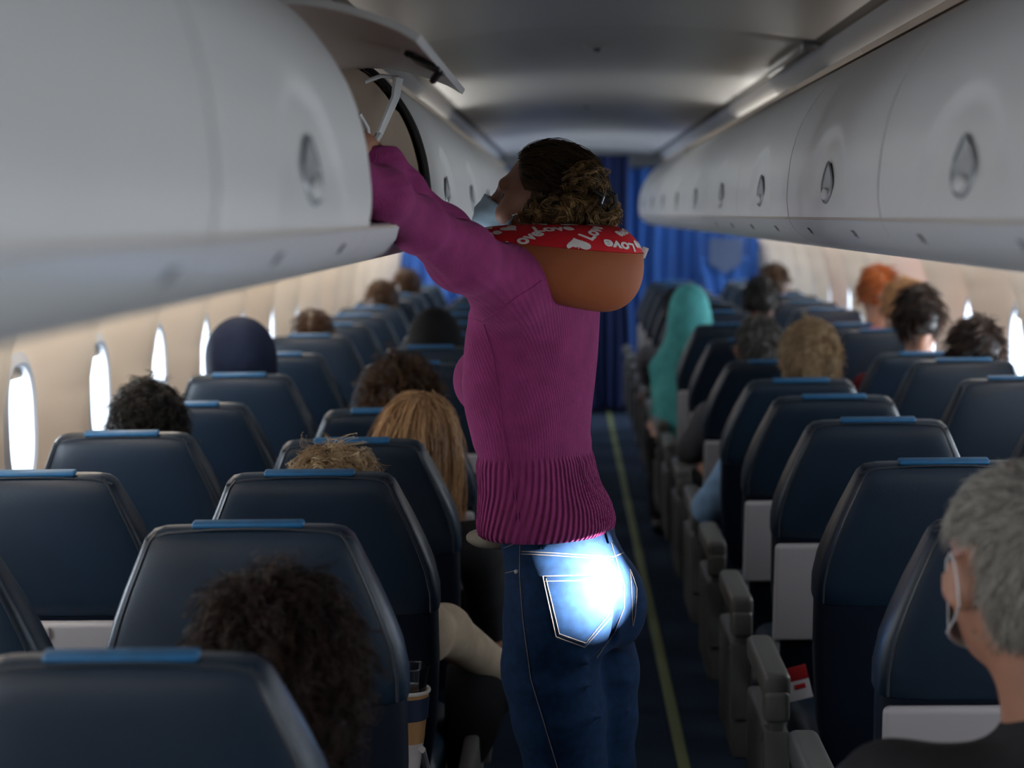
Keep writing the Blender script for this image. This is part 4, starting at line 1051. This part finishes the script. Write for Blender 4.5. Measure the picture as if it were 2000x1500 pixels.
def passenger(x, base, head, label, hair=None, hm=H_brown, jacket=J_grey, yaw=0.0, pitch=0.0, roll=0.0, sc=1.0, arms=None, hood=None, mask=False, vox=.014, skin=M_skin, hairkw=None, shoulders=.185, cuff=None, group=None, torso_y=None):
    """x, base: the seat; head: centre of the skull in the cabin; arms: {side: [elbow, wrist]} in cabin coordinates"""
    R = rot_to(yaw, pitch, roll); hc = np.array(head); B = np.array([x, base, 0.0])
    hip = np.array([x+(hc[0]-x)*.15, base+.19, .52]); nb = hc+np.array([(x-hc[0])*.15, .0, -.195*sc])+R@np.array([0, -.03, 0])
    ch = hip*.42+nb*.58+np.array([0, .00, -.03]); ch[1] = max(ch[1], base+.12)
    sh = {q: nb+np.array([q*shoulders*sc, .0, -.075*sc]) for q in (-1, 1)}
    al = {}
    for q in (-1, 1):
        if arms and q in arms: al[q] = [sh[q]]+[np.array(p) for p in arms[q]]
        else: al[q] = [sh[q], hip+np.array([q*.215, .06, .17]), hip+np.array([q*.12, .27, .13])]
    kn = {q: hip+np.array([q*.10, .43, .02]) for q in (-1, 1)}
    ft = {q: np.array([kn[q][0], kn[q][1]+.02, .10]) for q in (-1, 1)}
    allp = np.array([hc, hip]+[p for q in al for p in al[q]]+[kn[q] for q in kn]+[ft[q]+[0, .15, -.08] for q in ft]+[f for f in sh.values()])
    lo = allp.min(0)-.17; hi = allp.max(0)+.17; lo[2] = -.01
    def grow(s, g, legs, arm_r=(.052, .042, .030), cut=None):
        s.cone(hip, .125+g, ch, .115+g, .06); s.cone(ch, .110+g, nb+[0, 0, -.08], .075+g, .06)
        s.cone(sh[-1], .052*sc+g, sh[1], .052*sc+g, .05)
        for q in (-1, 1):
            p = al[q]; s.cone(p[0], arm_r[0]+g, p[1], arm_r[1]+g, .03); e = p[2] if legs else p[2]*.97+p[1]*.03; s.cone(p[1], arm_r[1]+g, e, arm_r[2]+g, .03)
    s = SDF(lo, hi, vox); head_prims(s, hc, R, sc); s.cone(hc+R@np.array([0, -.02, -.07])*sc, .050*sc, nb, .055*sc, .03); grow(s, 0, True)
    for q in (-1, 1):
        s.chain([hip+[q*.09, .02, 0], kn[q], ft[q]], [.080, .058, .040], .03); s.cone(ft[q]+[0, -.02, -.06], .035, ft[q]+[0, .14, -.07], .03, .02)
        d = al[q][2]-al[q][1]; hand(s, al[q][2], d, (0, 0, 1), .95, .45, -q)
    V, Q = s.mesh(1 if vox > .01 else 2)
    e = mesh_obj('person', V-B, Q, skin); e.location = B; tag(e, label, 'person', group)
    s = SDF(lo, hi, vox); grow(s, .014, False)
    s.cone(nb+[0, 0, -.03], .062*sc, nb+[0, -.004, .012], .060*sc, .03); s.below(hip[2]-.06, .01)
    s.ell(hc+R@np.array([0, .0, -.02])*sc, np.array((.074, .095, .112))*sc*.999, R, .004, sub=True)
    if hood:
        s.ell(hc+R@np.array([0, -.012, .015])*sc, np.array(hood)*sc, R, .03); s.cone(hc+R@np.array([0, -.035, -.05])*sc, .088*sc, nb+[0, 0, -.04], .115*sc, .06); s.cone(nb+[0, 0, -.05], .125*sc, ch, .15*sc, .06); s.cone(hc-[0, .02, .08], .10*sc, nb-[0, 0, .06], .135*sc, .05)
        s.ell(hc+R@np.array([0, .085, -.015])*sc, np.array((.060, .075, .085))*sc, R, .01, sub=True)
    V, Q = s.mesh(2); mesh_obj('hooded_top' if hood else 'jacket', V-B, Q, jacket, e)
    s = SDF(lo, hi, vox)
    for q in (-1, 1): s.chain([hip+[q*.09, .02, 0], kn[q], ft[q]+[0, 0, .02]], [.095, .070, .052], .03)
    s.cone(hip+[-.04, 0, 0], .12, hip+[.04, 0, 0], .12, .03); s.above(hip[2]+.04); V, Q = s.mesh(1); mesh_obj('trousers', V-B, Q, J_black if jacket is not J_black else J_navy, e)
    for q in (-1, 1):
        s = SDF(ft[q]-[.09, .15, .11], ft[q]+[.09, .27, .1], .010); s.cone(ft[q]+[0, -.03, -.055], .043, ft[q]+[0, .15, -.065], .034, .03); s.below(.002); V, Q = s.mesh(1); mesh_obj('shoe', V-B, Q, M_black, e)
    if hair:
        kw = dict(style='down', n=900, rad=.0016, length=.05, seg=6, cover=-.5); kw.update(hairkw or {}); st = kw.pop('style'); n = kw.pop('n'); rr = np.array(kw.pop('r', (.081, .102, .106)))*sc
        put_hair('hair', e, hc-B+R@np.array([0, -.008, .016])*sc, rr, R, st, n, int(abs(hc[0]*1000+hc[1]*77)) % 9999, hm, **kw)
    if mask:
        V = []; F_ = []; nu, nv = 16, 10
        for i in range(nu+1):
            for j in range(nv+1):
                u = i/nu*2-1; v = j/nv; k = abs(u)**1.6; z = (.0-.11*v)*(1-k)+(-.022-.058*v)*k; y = (.116+.022*math.sin(math.pi*v)-.01*v)*(1-k)+k*.050
                V.append(hc+R@(np.array([u*.070, y, z])*sc)-B)
        for i in range(nu):
            for j in range(nv): k = i*(nv+1)+j; F_.append((k, k+nv+1, k+nv+2, k+1))
        mk = mesh_obj('face_mask', V, F_, M_mask if mask != 'white' else M_white, e); mk.modifiers.new('thickness', 'SOLIDIFY').thickness = .0015; mb = MB()
        for q in (-1, 1):
            mb = MB(); mb.tube([hc+R@(wl([q*.071, .051, -.024])*sc)-B, hc+R@(wl([q*.086, .020, .018])*sc)-B, hc+R@(wl([q*.094, -.004, .030])*sc)-B, hc+R@(wl([q*.097, -.018, .020])*sc)-B, hc+R@(wl([q*.097, -.024, -.004])*sc)-B, hc+R@(wl([q*.093, -.020, -.030])*sc)-B, hc+R@(wl([q*.085, .005, -.050])*sc)-B, hc+R@(wl([q*.071, .051, -.076])*sc)-B], .0014, 6)
            mb.build('ear_loop', M_white, mk)
    return e
P = lambda px, py, Y: at(px, py, Y)
def below(p, d): return (p[0], p[1], p[2]-d)
CURLY = dict(style='down', curl=.013, length=.075, seg=12, n=3600, clump=5, wisp=.005, rad=.0012, lift=.9, grow=1.10, lump=.05, cover=-.75, face=.5, fuzz=.6)
CROP = dict(style='crop', length=.035, n=3000, rad=.0009, seg=6, lift=.15, cover=-.72, face=.42, fuzz=.2)
SOFT = dict(style='swirl', length=.05, n=900, rad=.0016, seg=6, lift=.35, cover=-.6, face=.4, fuzz=.25)
# left of the aisle
passenger(XA, LB(0), P(545, 1330, 2.36), 'person with big dark brown curls, close to the camera, seated at bottom left', 'y', H_dark, J_black, yaw=-.1, sc=.97, hairkw=dict(CURLY, n=12000, grow=1.15, length=.070, curl=.010, lift=.6, cover=-.9, clump=6, wisp=.006, rad=.0009), vox=.012)
passenger(XA, LB(2), P(655, 993, 3.84), 'person with pale blond curls in a beige coat, arm hanging into the aisle', 'y', H_blond, J_beige, vox=.010, hairkw=dict(CURLY, rad=.0010, grow=1.06, length=.06, curl=.010, lift=.6),
          arms={1: [P(868, 1232, 3.94), P(990, 1322, 4.20)]})
passenger(XA, LB(3), P(818, 866, 4.60), 'person with long golden hair falling over a dark coat, leaning into the aisle', 'y', H_light, J_char, yaw=-.5, roll=.15, vox=.011, hairkw=dict(style='down', length=.42, n=4200, rad=.0013, seg=18, lift=.05, grow=1.06, cover=-.65, face=.4, fall=1.2, fuzz=.12),
          arms={1: [P(950, 1165, 4.75), P(960, 1290, 4.95)]})
passenger(XA, LB(4), P(785, 788, 5.42), 'person with brown curly hair two rows beyond the golden haired one', 'y', H_brown, J_char, hairkw=dict(CURLY, rad=.0014, n=2600))
passenger(XA, LB(6), P(850, 672, 7.08), 'person in a black hood beside the woman\'s back, far left of the aisle', None, H_black, J_black, hood=(.108, .125, .135))
passenger(XW, LB(12)+.1, P(795, 562, 11.9), 'person with dark brown hair by the left windows, farthest of them', 'y', H_brown, J_char, hairkw=SOFT)
passenger(XW, LB(10)+.2, P(746, 590, 10.4), 'person with short mid brown hair by the left windows near the back', 'y', H_brown, J_navy, hairkw=SOFT)
passenger(XW, LB(3), P(290, 846, 4.62), 'person with tousled black hair in a left window seat', 'y', H_black, J_navy, yaw=.2, vox=.012, hairkw=dict(style='swirl', length=.055, n=4200, rad=.0010, seg=9, lift=.25, grow=1.10, cover=-.7, face=.45, curl=.005, fuzz=.3))
passenger(XW, LB(5), P(470, 706, 6.15), 'person wearing a navy hood in a left window seat', None, H_black, J_navy, hood=(.122, .150, .140), yaw=.3, sc=1.02)
passenger(XW, LB(7), P(612, 665, 7.78), 'person with warm brown hair low behind a small blue strip by the left windows', 'y', H_brown, J_grey, hairkw=SOFT)
# right of the aisle
passenger(XB, RB(0), P(1992, 1118, 2.22), 'grey haired man with a face mask loop behind his ear, at the right edge', 'y', H_grey, J_char, yaw=.30, pitch=-.06, roll=.0, sc=1.04, vox=.0085, skin=M_skin2, mask='white', shoulders=.19,
          hairkw=dict(CROP, n=13000, rad=.0007, length=.026, clump=2, wisp=.003, grow=1.05, cover=-.78, face=.25), arms={-1: [P(1700, 1560, 2.45), P(1560, 1700, 2.70)]})
passenger(XB, RB(5), P(1582, 702, 6.22), 'person with short tousled blond hair and a light denim jacket, sleeve beside the aisle', 'y', H_blond, J_denim, yaw=.1, sc=1.04, skin=M_skin2, vox=.012, hairkw=dict(style='swirl', length=.05, n=5200, rad=.0011, seg=9, lift=.2, grow=1.08, cover=-.7, face=.45, fuzz=.3),
          arms={-1: [P(1385, 990, 6.10), P(1372, 1070, 6.35)]})
passenger(XB-.06, RB(6), P(1483, 682, 7.05), 'person with cropped salt and pepper curls beyond the blond head', 'y', H_salt, J_grey, skin=M_skin2, hairkw=dict(CURLY, length=.03, curl=.006, grow=1.02, n=1800))
passenger(XB-.20, RB(8), P(1347, 610, 8.75), 'person in a teal hooded top leaning into the aisle', None, H_brown, J_teal, hood=(.098, .115, .128), yaw=-.1, sc=1.0, shoulders=.12, arms={-1: [P(1296, 760, 8.75), P(1288, 815, 8.9)]})
passenger(XB-.16, RB(10), P(1330, 606, 10.3), 'person in a blue grey sweater leaning out just beyond the teal hood', 'y', H_dark, J_grey, hairkw=SOFT, arms={-1: [P(1262, 700, 10.3), P(1262, 760, 10.4)]})
passenger(XB+.10, RB(9)+.1, P(1487, 588, 9.60), 'person with very dark hair in the middle distance on the right', 'y', H_black, J_black, hairkw=SOFT)
passenger(XV, RB(11), P(1512, 556, 11.1), 'person with light brown hair near the blue curtain on the right', 'y', H_brown, J_pink, hairkw=SOFT)
passenger(XV-.02, RB(6), P(1795, 624, 6.95), 'person with round dark brown hair by the right windows', 'y', H_dark, J_maroon, hairkw=dict(SOFT, grow=1.08))
passenger(XV-.02, RB(7), P(1768, 602, 7.62), 'person with tousled blond hair just beyond the round dark head', 'y', H_light, J_grey, hairkw=dict(SOFT, grow=1.06))
passenger(XV-.02, RB(8), P(1716, 574, 8.25), 'person with bright ginger hair by the right windows, farthest of them', 'y', H_ging, J_pink, skin=M_skin2, hairkw=dict(SOFT, cover=-.3))
passenger(XV-.02, RB(5), P(1905, 695, 6.12), 'person with brown hair sunk low behind a bright blue strip on the right', 'y', H_dark, J_char, hairkw=dict(SOFT, grow=1.08))

# ------------------------------------------------------------------ small things
c = P(802, 1470, 3.36); zt = .624
e = empty('coffee_cup', (c.x, c.y, zt), 'paper coffee cup with a clear plastic cup stacked inside, on the folded down tray', 'cup')
M_paper = mat('kraft_paper', (0.42, 0.22, 0.09), .7); M_cupblue = mat('navy_cup_sleeve', (0.010, 0.020, 0.055), .6); M_rim = mat('cup_rim', (0.55, 0.52, 0.48), .5)
MB().lathe([(0, 0), (.026, 0), (.034, .062), (.038, .100)], n=28, cap=False).build('cup_body', M_paper, e)
MB().lathe([(.0325, .046), (.0345, .047), (.0390, .090), (.0370, .090)], n=28, cap=False).build('cup_sleeve', M_cupblue, e)
MB().lathe([(.036, .098), (.0405, .098), (.0415, .1015), (.0400, .105), (.036, .103)], n=28, cap=False).build('cup_rim', M_rim, e)
def clearmat():
    m = bpy.data.materials.new('clear_plastic'); m.use_nodes = True; nt = m.node_tree; nt.nodes.clear(); o = nt.nodes.new('ShaderNodeOutputMaterial'); t = nt.nodes.new('ShaderNodeBsdfTransparent'); g = nt.nodes.new('ShaderNodeBsdfGlossy')
    t.inputs[0].default_value = (.86, .88, .92, 1); g.inputs['Roughness'].default_value = .08; f = nt.nodes.new('ShaderNodeFresnel'); f.inputs[0].default_value = 1.6; mx = nt.nodes.new('ShaderNodeMixShader')
    nt.links.new(f.outputs[0], mx.inputs[0]); nt.links.new(t.outputs[0], mx.inputs[1]); nt.links.new(g.outputs[0], mx.inputs[2]); nt.links.new(mx.outputs[0], o.inputs[0]); return m
M_clear = clearmat()
MB().lathe([(.030, .085), (.0335, .110), (.0380, .146), (.0405, .147), (.0400, .149), (.0375, .148), (.033, .112), (.0295, .086)], n=28, cap=False).build('clear_cup', M_clear, e)
e = empty('safety_card', P(1556, 1335, 4.12), 'red and white printed card standing in the dark pocket beside the grey tray panel', 'card')
e.rotation_euler = (0, math.radians(-14), 0)
M_redc = mat('card_red', (0.40, 0.012, 0.016), .5); M_whc = mat('card_white', (0.62, 0.60, 0.62), .5)
MB().box((0, 0, 0), (.060, .002, .080), .0008).build('card', M_whc, e); MB().box((0, -.0015, .024), (.061, .002, .034), .0008).build('red_header', M_redc, e); MB().box((.006, -.0018, -.008), (.026, .0015, .012), .0005).build('red_mark', M_redc, e)
M_bag = mat('bag_nylon', (0.004, 0.004, 0.005), .85, spec=.12)
# black bag hanging at the beige coat's elbow
s = SDF((-.30, 3.85, .30), (.06, 4.35, .75), .009); a = P3(900, 1335, 4.08); s.ell(a+[0, 0, -.07], (.095, .10, .115), None, .03); s.cone(a+[.02, 0, .03], .03, P3(985, 1365, 4.12), .022, .05); s.cone(a+[.0, 0, -.16], .05, a+[-.06, 0, -.12], .06, .04)
V, Q = s.mesh(2); o = mesh_obj('handbag', V-a, Q, M_bag); o.location = a; tag(o, 'soft black bag under the beige sleeve beside the aisle', 'bag')
